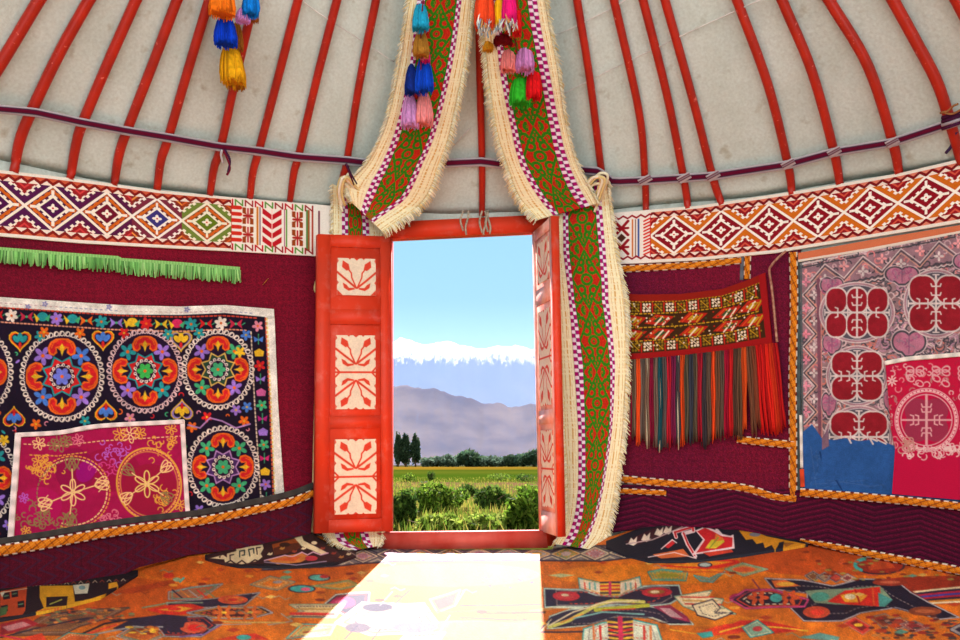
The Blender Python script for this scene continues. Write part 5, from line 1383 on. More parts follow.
# tone fields of the ground weave, the lit stretches painted lighter
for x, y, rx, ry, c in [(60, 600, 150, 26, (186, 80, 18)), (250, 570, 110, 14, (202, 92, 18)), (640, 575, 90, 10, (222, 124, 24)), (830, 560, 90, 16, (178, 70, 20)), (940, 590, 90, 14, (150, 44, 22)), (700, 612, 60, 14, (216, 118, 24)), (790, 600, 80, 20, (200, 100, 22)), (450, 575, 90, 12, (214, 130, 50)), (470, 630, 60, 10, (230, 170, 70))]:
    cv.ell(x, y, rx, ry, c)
cv.yarn(0.05, 52, .4)
def border_strip(pts_top, pts_bot, seed, cols):
    """white grey lozenge border of the rug"""
    xs = np.arange(pts_top[0][0], pts_top[-1][0], 2.0)
    cv.poly(list(pts_top) + list(pts_bot)[::-1], (120, 112, 112))
    x = pts_top[0][0]; i = 0
    while x < pts_top[-1][0] - 10:
        a, b = poly_y(pts_top, x + 14), poly_y(pts_bot, x + 14); m = (a + b) / 2; h = (b - a) / 2
        outlined([(x, m), (x + 14, m - h * .8), (x + 28, m), (x + 14, m + h * .8)], cols[i % len(cols)], CRM, 1.1)
        cv.ell(x + 14, m, 5, h * .32, cols[(i + 1) % len(cols)])
        cv.line([(x + 20, a + 1), (x + 29, m - h * .4), (x + 36, a + 1)], 1.0, NV); cv.line([(x + 20, b - 1), (x + 29, m + h * .4), (x + 36, b - 1)], 1.0, CRM)
        x += 29; i += 1
    cv.line(pts_top, 1.4, NV); cv.line(pts_bot, 1.4, NV)
border_strip([(262, 556), (320, 551), (400, 547), (545, 547), (600, 546), (655, 549)], [(262, 570), (320, 567), (400, 561), (545, 560.5), (600, 561.5), (655, 556)], 1, [(176, 120, 130), (150, 150, 150), (196, 150, 60), (190, 170, 170)])
# --- medallion right of the sun patch
cv.frame(530, 520, 4.571)
outlined([(540, 240), (600, 226), (720, 236), (712, 276), (560, 276)], (196, 150, 50), TEA, 5); cv.ell(630, 254, 50, 10, (150, 150, 50))
outlined([(750, 252), (820, 268), (890, 236), (836, 282), (780, 276)], (140, 120, 80), TEA, 5)
cv.poly([(560, 212), (680, 202), (800, 168), (950, 184), (960, 196), (860, 222), (800, 226), (700, 216)], REDR); cv.poly([(640, 208), (780, 186), (930, 190), (800, 216)], (222, 130, 30)); cv.ell(800, 206, 34, 12, NV); cv.ell(800, 206, 26, 9, (170, 180, 170))
cv.line([(700, 236), (960, 240)], 4, (190, 60, 30)); cv.poly([(80, 252), (140, 244), (210, 252), (140, 262)], (190, 190, 130))
outlined([(222, 266), (330, 290), (412, 284), (500, 262), (508, 300), (420, 348), (400, 352), (320, 344), (228, 312)], (226, 206, 176), TEA, 5)
stripes([(318, 284), (412, 282), (412, 344), (320, 344)], [NV, YEL, REDR, YEL, REDR, YEL, NV, YEL], 8)
for x in (250, 272, 296, 436, 460, 482): cv.line([(x, 288), (x + 2, 316)], 6, REDR if x % 4 else TEA)
cv.line([(366, 288), (366, 344)], 12, (200, 40, 90))
NVm = [(66, 316), (230, 318), (300, 342), (400, 350), (520, 302), (680, 298), (694, 350), (640, 378), (520, 392), (400, 384), (300, 392), (70, 396)]
outlined(NVm, NV, (170, 196, 180), 7)
cv.ell(165, 347, 62, 22, (190, 40, 50)); cv.ell(160, 346, 40, 14, (206, 60, 60)); cv.ell(160, 342, 18, 6, CRM)
cv.ell(580, 328, 70, 20, (186, 36, 50)); cv.ell(576, 326, 40, 10, (150, 90, 40)); cv.ell(570, 326, 20, 6, CRM)
NVl = [(80, 496), (90, 440), (180, 410), (330, 395), (540, 392), (690, 420), (745, 474), (640, 476), (560, 446), (400, 440), (240, 486)]
outlined(NVl, NV, (190, 200, 176), 6)
cv.poly([(560, 392), (640, 384), (720, 440), (735, 466), (650, 446)], (150, 40, 70)); cv.poly([(590, 398), (640, 400), (700, 448), (640, 440)], (196, 150, 150))
cv.line([(90, 488), (180, 460), (300, 390), (380, 366), (520, 372)], 16, (206, 196, 90)); cv.line([(90, 480), (200, 420), (330, 376), (500, 366)], 7, CRM); cv.line([(300, 410), (420, 400), (540, 388)], 18, (176, 176, 50)); cv.line([(330, 412), (480, 404)], 5, REDR); cv.line([(200, 450), (330, 420), (520, 430)], 8, (120, 170, 160)); cv.line([(140, 470), (240, 430)], 5, (224, 130, 40))
outlined([(660, 348), (830, 318), (806, 350), (884, 358), (872, 390), (940, 430), (780, 426), (700, 392)], CRM, (110, 150, 120), 4)
for i, c in enumerate([REDR, (206, 150, 60), REDR, (150, 150, 110)]): cv.line([(690 + i * 10, 350 + i * 16), (840 + i * 16, 350 + i * 18)], 6, c)
cv.ell(945, 356, 34, 22, MAG); cv.ell(950, 352, 18, 10, (120, 30, 90))
outlined([(246, 500), (330, 470), (470, 456), (580, 480), (606, 560), (240, 560)], (214, 214, 186), TEA, 6)
stripes([(352, 450), (470, 446), (474, 560), (362, 560)], [NV, YEL, (206, 60, 70), YEL, REDR, YEL, (206, 40, 60), YEL, NV], 9)
for y in range(456, 560, 18): cv.line([(358, y), (410, y + 10), (466, y)], 6, NV if y % 36 else YEL); 
cv.line([(412, 450), (416, 560)], 22, (206, 44, 80))
for x in (290, 320, 520, 550): cv.line([(x, 486), (x + 4, 560)], 10, [REDR, (110, 180, 180), (226, 120, 60), (120, 80, 150)][x % 4])
cv.line([(40, 410), (110, 398), (240, 400)], 10, (206, 210, 180)); cv.line([(0, 412), (100, 404)], 10, (190, 130, 60)); cv.line([(40, 510), (90, 450)], 7, NV); cv.line([(48, 512), (98, 452)], 4, CRM); cv.line([(40, 512), (240, 512)], 7, NV)
cv.poly([(750, 520), (820, 494), (900, 476), (960, 478), (960, 520), (880, 524), (800, 530)], (214, 60, 30)); cv.poly([(760, 516), (830, 506), (840, 530), (790, 540)], TEA); cv.poly([(880, 480), (950, 470), (960, 500)], REDR); cv.line([(640, 500), (760, 520)], 4, YEL)
# --- medallion at the right
cv.frame(720, 520, 4.0)
cv.ell(640, 182, 100, 36, NV); cv.ell(640, 182, 92, 31, (150, 40, 24)); cv.arc(600, 178, 60, 2.2, 4.4, 14, TEA, 26); cv.poly([(580, 170), (680, 160), (700, 190), (600, 200)], (190, 70, 30))
for i in range(4): outlined([(340 + i * 46, 222 + i * 3), (372 + i * 46, 202 + i * 4), (404 + i * 46, 222 + i * 3), (372 + i * 46, 246)], [(120, 70, 40), (150, 120, 90), (176, 60, 50), (130, 60, 60)][i], GRY, 3)
outlined([(180, 232), (330, 240), (450, 262), (560, 236), (700, 240), (762, 290), (830, 328), (955, 390), (880, 398), (700, 350), (560, 372), (490, 402), (336, 404), (284, 352), (350, 330), (350, 290), (216, 274)], (24, 20, 38), (170, 160, 160), 5)
cv.poly([(205, 240), (262, 238), (322, 262), (222, 268)], (206, 96, 40)); cv.ell(262, 254, 36, 8, (206, 150, 50))
outlined([(44, 316), (104, 278), (210, 276), (352, 318), (338, 344), (104, 352)], (30, 22, 40), (190, 60, 110), 8)
for x in (152, 276):
    for a in range(6): cv.ell(x + 26 * math.cos(a * 1.05), 309 + 16 * math.sin(a * 1.05), 18, 9, (196, 76, 34), a * 1.05)
    cv.ell(x, 309, 9, 6, NV)
cv.ell(224, 310, 24, 18, TEA)
cv.poly([(340, 282), (470, 274), (640, 264), (690, 320), (660, 346), (460, 338), (380, 330)], (120, 140, 110)); cv.poly([(430, 326), (500, 280), (640, 268), (646, 346), (520, 340), (450, 330)], (206, 40, 26))
cv.poly([(480, 300), (540, 286), (590, 300), (560, 330), (500, 330)], (224, 150, 40)); cv.ell(520, 306, 22, 12, CRM); cv.ell(400, 306, 36, 18, (70, 140, 120)); cv.poly([(632, 290), (690, 320), (660, 346), (636, 346)], (70, 140, 130)); cv.line([(540, 276), (560, 336)], 7, (170, 20, 20)); cv.line([(610, 270), (616, 340)], 6, (230, 90, 40))
cv.ell(386, 368, 54, 24, (196, 70, 40)); cv.ell(390, 368, 28, 12, (226, 60, 40))
cv.ell(680, 250, 70, 14, (146, 50, 30)); cv.ell(680, 249, 40, 6, (190, 90, 60)); cv.ell(820, 366, 66, 18, (130, 60, 34)); cv.ell(820, 366, 40, 8, (176, 90, 50))
stripes([(770, 286), (980, 262), (980, 330), (850, 336)], [CRM, NV, (176, 30, 60), (60, 60, 150), (176, 30, 50), NV, (206, 130, 40), CRM], 8)
outlined([(496, 412), (540, 388), (612, 430), (572, 458)], (190, 50, 40), (206, 120, 90), 4); cv.poly([(520, 412), (544, 400), (588, 430), (568, 444)], (120, 30, 30)); cv.ell(554, 420, 18, 7, YEL)
for i in range(3): outlined([(600 + i * 60, 390 + i * 14), (660 + i * 60, 376 + i * 14), (720 + i * 60, 410 + i * 12), (650 + i * 60, 430 + i * 10)], [(110, 50, 34), (150, 60, 40), (130, 40, 40)][i], (150, 130, 120), 3)
cv.poly([(-10, 438), (80, 402), (180, 404), (260, 420), (345, 440), (210, 458), (60, 446)], REDR); cv.line([(0, 448), (90, 424), (250, 432), (350, 444)], 6, YEL); outlined([(90, 430), (150, 402), (214, 452), (122, 470)], (130, 170, 140), TEA, 4); cv.ell(150, 436, 20, 10, (196, 60, 60))
cv.poly([(310, 474), (400, 452), (480, 470), (470, 486)], (90, 140, 130)); outlined([(20, 196), (90, 172), (190, 196), (96, 222)], (190, 130, 50), (130, 150, 120), 4); cv.ell(96, 197, 44, 10, (200, 80, 40))
cv.line([(130, 236), (160, 274), (40, 312)], 5, (110, 40, 70))
outlined([(-110, 340), (-30, 316), (0, 350), (-20, 372), (50, 372), (-20, 400), (-90, 380)], CRM, NV, 4)
speck(380, 150, 960, 240, 60, [(196, 80, 40), (120, 40, 24), (150, 130, 60)], 5, 61); speck(600, 380, 960, 480, 70, [(150, 40, 30), (90, 40, 30), (176, 110, 50), (70, 60, 60)], 6, 62)
# --- medallion at the left
cv.frame(180, 520, 5.333)
outlined([(376, 342), (480, 298), (612, 330), (520, 374)], (206, 120, 30), (130, 140, 120), 5); cv.ell(500, 336, 50, 16, (226, 120, 30)); cv.ell(520, 330, 26, 8, GRY)
cv.ell(650, 366, 74, 22, NV); cv.ell(650, 366, 64, 18, TEA); cv.ell(670, 368, 26, 10, (226, 90, 120)); cv.ell(742, 306, 60, 18, NV); cv.ell(742, 306, 52, 15, (90, 170, 150)); cv.ell(770, 300, 24, 9, (200, 50, 50)); cv.ell(566, 306, 30, 9, (110, 150, 110))
outlined([(640, 300), (700, 280), (930, 270), (960, 300), (860, 330)], (206, 110, 30), (190, 70, 40), 4) if False else None
outlined([(700, 350), (900, 320), (960, 350), (860, 370)], (206, 140, 40), (130, 150, 90), 4)
outlined([(766, 452), (832, 398), (1010, 384), (1000, 500), (880, 506)], NV, (190, 190, 170), 7); cv.ell(870, 440, 66, 30, (176, 40, 80)); cv.ell(860, 438, 34, 14, (206, 80, 110))
outlined([(584, 452), (880, 448), (830, 518), (576, 518), (640, 486)], (206, 176, 120), (140, 150, 110), 5); cv.line([(590, 500), (820, 500)], 14, (206, 50, 40)); cv.line([(620, 476), (840, 474)], 7, (176, 130, 60)); cv.line([(600, 514), (800, 514)], 4, NV)
outlined([(566, 634), (650, 556), (830, 556), (800, 612), (640, 626)], (206, 170, 90), TEA, 6); cv.line([(660, 600), (800, 580)], 10, (176, 90, 50)); cv.line([(540, 500), (600, 540), (470, 560)], 6, (150, 140, 130))
outlined([(-60, 384), (60, 356), (226, 340), (100, 424), (-60, 420)], (150, 96, 60), GRY, 6)
for i in range(5): cv.line([(i * 44 - 40, 372), (i * 44 + 10, 412)], 7, [NV, (206, 120, 50), GRY, REDR, (110, 120, 80)][i])
outlined([(-70, 440), (180, 420), (424, 384), (346, 452), (150, 464), (-60, 470)], NV, GRY, 8); cv.ell(282, 424, 80, 24, (206, 76, 40)); cv.ell(290, 422, 50, 14, (222, 110, 40)); cv.ell(280, 424, 26, 8, (196, 40, 30))
cv.poly([(-180, 480), (-60, 452), (60, 446), (130, 464), (60, 500), (-60, 508)], (210, 44, 26)); cv.poly([(-120, 478), (0, 460), (70, 470), (0, 490)], (226, 150, 40)); cv.ell(-30, 474, 36, 9, REDR); cv.line([(-200, 470), (-60, 440), (120, 440)], 7, (120, 140, 110))
outlined([(40, 494), (200, 462), (436, 468), (492, 496), (380, 526), (170, 520)], (70, 34, 30), GRY, 8)
for x in (234, 374):
    for a in range(6): cv.ell(x + 40 * math.cos(a * 1.05), 493 + 18 * math.sin(a * 1.05), 26, 10, (206, 96, 36), a * 1.05)
    cv.ell(x, 493, 14, 7, YEL)
outlined([(-160, 520), (140, 512), (200, 560), (112, 622), (-110, 616)], NV, GRY, 8); cv.ell(72, 570, 72, 32, (206, 80, 50)); cv.ell(76, 572, 36, 18, (214, 36, 30)); cv.line([(0, 620), (130, 610), (220, 556)], 9, (120, 90, 140))
cv.line([(220, 540), (390, 548), (560, 546)], 8, (190, 150, 80)); cv.line([(200, 556), (380, 556)], 5, GRY); cv.poly([(180, 640), (300, 616), (400, 606), (480, 640)], (206, 50, 30)); cv.ell(340, 628, 40, 14, TEA)
cv.line([(0, 330), (20, 310)], 10, TEA)
cv.frame(0, 510, 4.8)
cv.poly([(520, 400), (640, 370), (860, 330), (830, 360), (640, 400)], (176, 64, 20)); cv.ell(850, 336, 20, 10, (140, 160, 120)); cv.ell(810, 316, 26, 14, (200, 50, 30))
outlined([(60, 600), (220, 500), (400, 480), (620, 470), (520, 520), (380, 560), (300, 600)], (120, 76, 50), (90, 60, 50), 4)
speck(200, 470, 640, 540, 90, [(176, 60, 30), (90, 80, 60), (60, 40, 50), (206, 120, 50), (110, 120, 80)], 6, 63)
cv.poly([(540, 570), (640, 520), (780, 500), (900, 510), (880, 560), (640, 590)], NV); cv.line([(380, 600), (500, 548), (660, 520)], 8, (30, 22, 36)); cv.line([(440, 600), (640, 560), (780, 560)], 8, GRY); cv.line([(420, 594), (560, 552)], 8, (214, 60, 40))
outlined([(560, 604), (640, 556), (760, 566), (790, 600), (700, 640)], (176, 80, 30), GRY, 6); speck(600, 560, 760, 600, 26, [(120, 40, 20), (206, 110, 40), YEL], 7, 64)
cv.poly([(0, 546), (130, 520), (190, 548), (60, 590), (0, 600)], (150, 30, 40)); cv.poly([(10, 560), (110, 536), (150, 552), (40, 582)], (190, 120, 120)); cv.line([(0, 612), (200, 560), (420, 520)], 6, NV); cv.poly([(120, 610), (200, 590), (236, 640), (100, 640)], (214, 60, 30)); cv.line([(0, 600), (160, 630)], 8, (206, 30, 70))
outlined([(240, 640), (330, 590), (470, 600), (420, 640)], (206, 90, 40), TEA, 4)
# --- medallion where the sun falls, its colours painted pale like sunlit wool
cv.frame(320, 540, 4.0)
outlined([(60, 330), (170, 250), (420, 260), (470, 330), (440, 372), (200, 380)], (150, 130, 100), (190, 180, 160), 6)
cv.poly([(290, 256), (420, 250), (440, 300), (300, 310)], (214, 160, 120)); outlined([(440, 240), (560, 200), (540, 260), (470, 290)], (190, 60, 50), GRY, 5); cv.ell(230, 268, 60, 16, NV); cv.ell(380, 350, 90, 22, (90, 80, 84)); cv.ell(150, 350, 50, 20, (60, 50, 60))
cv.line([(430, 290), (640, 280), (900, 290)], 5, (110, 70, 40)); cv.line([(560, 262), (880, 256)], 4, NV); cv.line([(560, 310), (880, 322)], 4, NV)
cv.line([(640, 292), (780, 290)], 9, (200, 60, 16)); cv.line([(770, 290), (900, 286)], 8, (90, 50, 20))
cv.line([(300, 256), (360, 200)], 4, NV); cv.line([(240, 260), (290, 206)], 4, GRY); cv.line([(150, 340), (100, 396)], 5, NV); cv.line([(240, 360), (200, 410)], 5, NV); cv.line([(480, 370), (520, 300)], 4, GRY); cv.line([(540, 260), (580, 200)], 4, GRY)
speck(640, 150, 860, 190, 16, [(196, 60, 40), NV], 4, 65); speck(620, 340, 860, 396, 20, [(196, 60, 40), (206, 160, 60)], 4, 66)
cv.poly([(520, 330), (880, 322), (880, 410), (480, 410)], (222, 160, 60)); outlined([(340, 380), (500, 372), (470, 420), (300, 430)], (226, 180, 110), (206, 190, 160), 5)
# --- the rest of the rug nearer than the picture's lower edge, and beyond its sides
cv.frame()
def big(cx, cy, s):
    outlined([(cx - 110 * s, cy), (cx - 60 * s, cy - 24 * s), (cx + 60 * s, cy - 24 * s), (cx + 110 * s, cy), (cx + 60 * s, cy + 26 * s), (cx - 60 * s, cy + 26 * s)], NV, GRY, 3)
    for a in range(8): cv.ell(cx + 56 * s * math.cos(a * PI / 4), cy + 14 * s * math.sin(a * PI / 4), 20 * s, 7 * s, [REDR, YEL, TEA, CRM][a % 4], a * PI / 4)
    cv.ell(cx, cy, 26 * s, 9 * s, REDR); cv.ell(cx, cy, 12 * s, 4 * s, YEL)
for q in [(60, 700, 1.3), (360, 690, 1.3), (660, 705, 1.3), (960, 695, 1.3), (-80, 640, .7), (1040, 630, .8)]: big(*q)
for i in range(14): cv.ell(-140 + i * 92, 664 + (i % 2) * 84, 22, 6, TEA); cv.ell(-140 + i * 92, 664 + (i % 2) * 84, 10, 3, REDR)
g = np.random.default_rng(90)
for i in range(520):    # small woven fillers over the orange ground
    x, y = g.uniform(-150, 1110), g.uniform(548, 760); c0 = cv.at(np.array([x]), np.array([y]))[0]
    if c0[0] > .6 and .25 < c0[1] < .6 and c0[2] < .25:
        k_ = g.integers(3); s_ = 1 + (y - 548) / 90
        if k_ == 0: cv.ell(x, y, 3.2 * s_, .9 * s_, [(150, 60, 16), (226, 150, 50), (120, 40, 20)][g.integers(3)])
        elif k_ == 1: cv.line([(x - 5 * s_, y), (x - 2 * s_, y - 1.2 * s_), (x + 2 * s_, y + 1.2 * s_), (x + 5 * s_, y)], .8, [(110, 130, 110), (140, 50, 20), (160, 150, 130)][g.integers(3)])
        else: cv.poly([(x - 4 * s_, y), (x, y - 1.3 * s_), (x + 4 * s_, y), (x, y + 1.3 * s_)], [(176, 60, 26), (90, 140, 120), (226, 180, 90)][g.integers(3)])
cv.yarn(0.10, 53, .8)
TOPR = [(-150, 606), (0, 580), (125, 567), (240, 545), (320, 536), (345, 545), (390, 549.5), (545, 549.5), (590, 544), (640, 527), (700, 525), (740, 528), (800, 539), (960, 570), (1110, 596)]
xs = np.linspace(FX0, FX1, 1400)
ty = poly_y(TOPR, xs)[None]
v = np.r_[np.linspace(0, 1, 190) ** 1.0 * 0.5, 0.5 + np.linspace(0.02, 1, 40) * .5][:, None]
yb = 660.0
Yr = np.where(v <= 0.5, ty + (yb - ty) * (v * 2), yb + (FY1 - yb) * (v * 2 - 1)); Xr = xs[None] + 0 * Yr
C = cv.at(Xr, Yr)
P = fp(Xr, Yr, 0.012)
P[..., 2] += 0.0025 * (smooth_noise(P[..., 0] * 9, P[..., 1] * 9, 71) + smooth_noise(P[..., 0] * 25, P[..., 1] * 4, 72))
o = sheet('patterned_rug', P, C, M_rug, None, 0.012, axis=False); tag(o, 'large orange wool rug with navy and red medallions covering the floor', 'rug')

def rug_edge(lab, top, bot, painter, lift, k=2.0):
    x0, x1 = top[0][0], top[-1][0]
    cv2 = Cv(x0, min(p[1] for p in top) - 3, x1, max(p[1] for p in bot) + 3, 2.4, (20, 14, 24)); painter(cv2); cv2.yarn(.07, 3, .6)
    X, Y = patch(top, bot, k=k)
    P = fp(X, Y, lift)
    o = sheet('rug_border', P, cv2.at(X, Y), M_rug, None, 0.012, axis=False); return tag(o, lab, 'rug', 'dark rug edges riding up at the wall foot')
def pl(c):
    c.frame(0, 510, 4.8); YE, BKx, OR_ = (206, 148, 24), (22, 12, 22), (170, 60, 24)
    c.poly([(0, 390), (130, 366), (120, 500), (0, 520)], OR_); 
    for x, y in ((30, 410), (70, 400), (20, 470), (100, 450)): c.poly([(x - 16, y - 10), (x + 16, y - 16), (x + 18, y + 16), (x - 14, y + 20)], BKx); c.line([(x - 10, y + 4), (x + 10, y)], 6, (80, 110, 80))
    c.poly([(0, 396), (26, 388), (10, 420)], (190, 190, 170)); c.poly([(0, 470), (40, 460), (30, 500), (0, 510)], (60, 90, 50))
    c.poly([(140, 360), (190, 356), (210, 440), (160, 520), (110, 500), (150, 440)], BKx)
    c.poly([(190, 364), (350, 362), (360, 440), (440, 424), (510, 400), (600, 380), (620, 350), (640, 350), (600, 410), (470, 440), (330, 470), (180, 498), (170, 490), (210, 470), (190, 420)], YE)
    c.poly([(222, 418), (326, 414), (320, 458), (222, 466)], BKx); c.line([(240, 452), (296, 430)], 7, (150, 150, 60))
    c.poly([(350, 360), (430, 352), (420, 400), (360, 404)], (206, 206, 180)); c.ell(394, 372, 16, 10, (120, 160, 160)); c.poly([(376, 404), (420, 404), (400, 434), (370, 436)], BKx)
    c.poly([(430, 350), (520, 340), (520, 396), (450, 404)], BKx); c.poly([(520, 352), (560, 344), (580, 364), (520, 380)], (214, 150, 30)); c.poly([(560, 340), (630, 330), (620, 366), (570, 376)], (40, 18, 26))
    c.line([(0, 520), (170, 500), (400, 460), (620, 380)], 10, BKx)
    for i in range(14): c.line([(140 + i * 34, 366 - i * 2), (150 + i * 34, 356 - i * 2), (160 + i * 34, 366 - i * 2)], 4, [(150, 60, 40), (190, 170, 140)][i % 2])
    c.line([(0, 398), (130, 376)], 4, (190, 170, 140)); c.dash([(180, 484), (330, 462), (480, 430), (600, 384)], 4, (206, 90, 40), 8, 16)
rug_edge('black and yellow rug edge at the far left foot of the wall', [(-150, 604), (0, 585), (60, 580), (138, 570)], [(-150, 640), (0, 619), (45, 611), (100, 597), (125, 582), (138, 574)], pl, 0.022)
def pm(c):
    c.frame(180, 520, 5.333); CRw, BR2 = (226, 206, 160), (52, 24, 26)
    c.poly([(150, 180), (960, 0), (960, 220), (150, 240)], BR2)
    c.poly([(160, 204), (230, 186), (250, 200), (250, 180), (300, 165), (300, 150), (440, 132), (446, 150), (430, 180), (440, 196), (410, 220), (330, 236), (240, 226), (236, 210)], CRw)
    c.line([(318, 196), (318, 166), (344, 162), (344, 186), (332, 188)], 7, (50, 60, 56)); c.line([(372, 190), (366, 158), (392, 152), (394, 176)], 7, (46, 50, 50)); c.line([(412, 182), (408, 148), (428, 146)], 6, BR2); c.line([(268, 214), (266, 188), (286, 184)], 6, BR2); c.poly([(206, 196), (218, 190), (214, 204)], BR2); c.line([(240, 232), (270, 216), (300, 236), (330, 216), (360, 238), (400, 212), (440, 230)], 7, BR2)
    c.poly([(490, 130), (640, 92), (636, 130), (580, 150), (500, 170)], (150, 70, 24)); c.poly([(500, 150), (560, 130), (640, 120), (640, 150), (560, 180), (500, 186)], (90, 40, 20)); c.ell(560, 132, 30, 12, (60, 30, 20))
    c.poly([(610, 96), (650, 86), (660, 110), (700, 130), (740, 150), (790, 176), (760, 186), (700, 160), (650, 140)], CRw); c.ell(716, 122, 16, 9, CRw); c.ell(690, 112, 10, 8, BR2)
    for x_, y_ in ((660, 150), (610, 166), (545, 150), (760, 150), (820, 176), (860, 196), (480, 180), (800, 130), (850, 150), (900, 180)):
        c.poly([(x_ - 16, y_ + 5), (x_ - 5, y_ - 7), (x_ + 3, y_ - 2), (x_ + 15, y_ - 9), (x_ + 12, y_ + 4), (x_, y_ + 9)], [CRw, (150, 60, 40), (190, 130, 60)][int(x_) % 3])
    c.line([(700, 60), (800, 110), (940, 190)], 5, (150, 130, 120))
    c.poly([(460, 212), (560, 190), (650, 176), (700, 200), (640, 226), (520, 238)], (206, 120, 50)); c.line([(450, 216), (560, 188), (600, 196), (650, 172), (680, 186), (710, 170), (750, 186), (790, 176)], 6, (220, 170, 190)); c.poly([(490, 214), (560, 200), (650, 192), (610, 220)], (206, 90, 40)); c.ell(700, 204, 34, 14, (190, 50, 60))
    c.line([(450, 224), (620, 240), (780, 220)], 6, (150, 130, 150))
rug_edge('dark brown and cream rug edge left of the door', [(205, 555), (240, 547), (262, 543.5), (310, 532), (345, 535), (356, 550)], [(205, 558), (222, 563), (240, 566.5), (300, 566), (335, 563), (356, 556)], pm, 0.022, 2.2)
def pr(c):
    c.frame(530, 520, 4.571); BKb = (24, 24, 38); c.poly([(300, 0), (1300, 0), (1300, 240), (300, 240)], BKb)
    c.poly([(430, 100), (560, 40), (700, 20), (700, 36), (600, 80), (480, 116)], (60, 24, 34))
    for i, (x, y) in enumerate([(470, 96), (530, 78), (590, 52), (630, 44)]):
        c.poly([(x - 22, y + 14), (x - 8, y - 16), (x + 4, y - 4), (x + 20, y - 22), (x + 16, y + 8), (x + 26, y + 4), (x + 4, y + 22)], (226, 206, 186))
    c.line([(440, 110), (560, 90), (700, 30)], 5, (190, 160, 160))
    WHl, RDl = (236, 206, 206), (206, 34, 40)
    c.line([(668, 78), (660, 56), (744, 30), (748, 50), (700, 62), (720, 110), (756, 166)], 17, WHl); c.line([(668, 78), (662, 56), (744, 32), (746, 48)], 9, RDl); c.line([(702, 60), (722, 110), (752, 160)], 8, RDl)
    c.poly([(756, 48), (800, 28), (846, 46), (850, 30), (880, 64), (916, 72), (930, 66), (936, 130), (880, 140), (740, 160), (790, 90)], WHl); c.poly([(764, 52), (800, 36), (840, 54), (876, 74), (926, 80), (924, 122), (880, 130), (760, 150), (800, 90)], RDl)
    c.poly([(830, 90), (880, 80), (890, 100), (850, 130), (800, 130)], (220, 190, 50)); c.poly([(850, 60), (890, 90), (840, 100)], (230, 120, 50)); c.line([(860, 80), (820, 130)], 6, (150, 160, 50))
    c.poly([(610, 120), (650, 92), (664, 106), (632, 130)], RDl); c.line([(600, 132), (650, 90), (670, 104)], 5, WHl)
    c.poly([(560, 158), (700, 132), (730, 166), (600, 176)], (206, 100, 50)); c.line([(540, 170), (660, 148), (760, 176)], 4, WHl); c.poly([(790, 150), (920, 134), (930, 146), (820, 166)], (206, 60, 40))
    c.frame(720, 520, 4.0)
    c.poly([(74, 40), (130, 44), (190, 66), (262, 80), (344, 96), (300, 124), (252, 130), (236, 96), (220, 122), (206, 100), (180, 112), (172, 90), (146, 96), (130, 76), (104, 80)], (214, 140, 26)); c.ell(140, 58, 22, 8, (130, 130, 140)); c.poly([(250, 90), (300, 92), (264, 108)], (150, 90, 30)); c.poly([(236, 90), (256, 86), (250, 130), (232, 124)], BKb)
rug_edge('navy rug edge with red and white motif at the foot of the right wall', [(606, 541), (640, 528), (665, 524.5), (700, 524.5), (740, 528), (808, 541.5)], [(606, 547), (625, 555), (650, 561), (700, 560), (740, 555), (780, 549), (808, 544)], pr, 0.024, 2.2)

# ================================================================== DRAPES OVER THE DOOR
def drape_part(name, rows, fr, f0, f1, offs, mat, parent, kv, kl, painter, sur, zig=0.0, bow=0.0, label=None):
    """rows: (Lx,Ly,Rx,Ry); fr: fractions across at each row; part between boundary f0 and f1 of the strip"""
    n = max(40, int(sum(math.hypot(rows[i + 1][0] - rows[i][0], rows[i + 1][1] - rows[i][1]) for i in range(len(rows) - 1)) * kl))
    R_ = smooth_poly(rows, n); Fm = np.column_stack([np.zeros(len(fr)), np.asarray(fr, float), np.ones(len(fr))])
    tt = np.linspace(0, 1, n); tk = np.linspace(0, 1, len(rows))
    a = np.interp(tt, tk, Fm[:, f0]); b = np.interp(tt, tk, Fm[:, f1]); of = np.interp(tt, tk, offs)
    m = max(5, int(kv)); u = np.linspace(0, 1, m)[:, None]
    w = a[None] * (1 - u) + b[None] * u
    Xs = R_[:, 0][None] * (1 - w) + R_[:, 2][None] * w; Ys = R_[:, 1][None] * (1 - w) + R_[:, 3][None] * w
    width = np.hypot(R_[:, 2] - R_[:, 0], R_[:, 3] - R_[:, 1]); ctr = (R_[:, :2] + R_[:, 2:]) / 2
    s = np.r_[0, np.cumsum(np.hypot(*np.diff(ctr, axis=0).T))]
    C = painter(np.broadcast_to(s[None], Xs.shape), np.broadcast_to(u, Xs.shape), (b - a) * width)
    O = of[None] + 0.012 * np.sin(w * PI) + 0.004 * np.sin(s / 17 + w * 4) + bow * np.sin(u * PI)
    P = sur(Xs, Ys, O)
    ob = sheet(name, P, C, mat, parent, 0.008)
    if label: ob['label'] = label
    return ob, (s, R_, a, b, of, width)
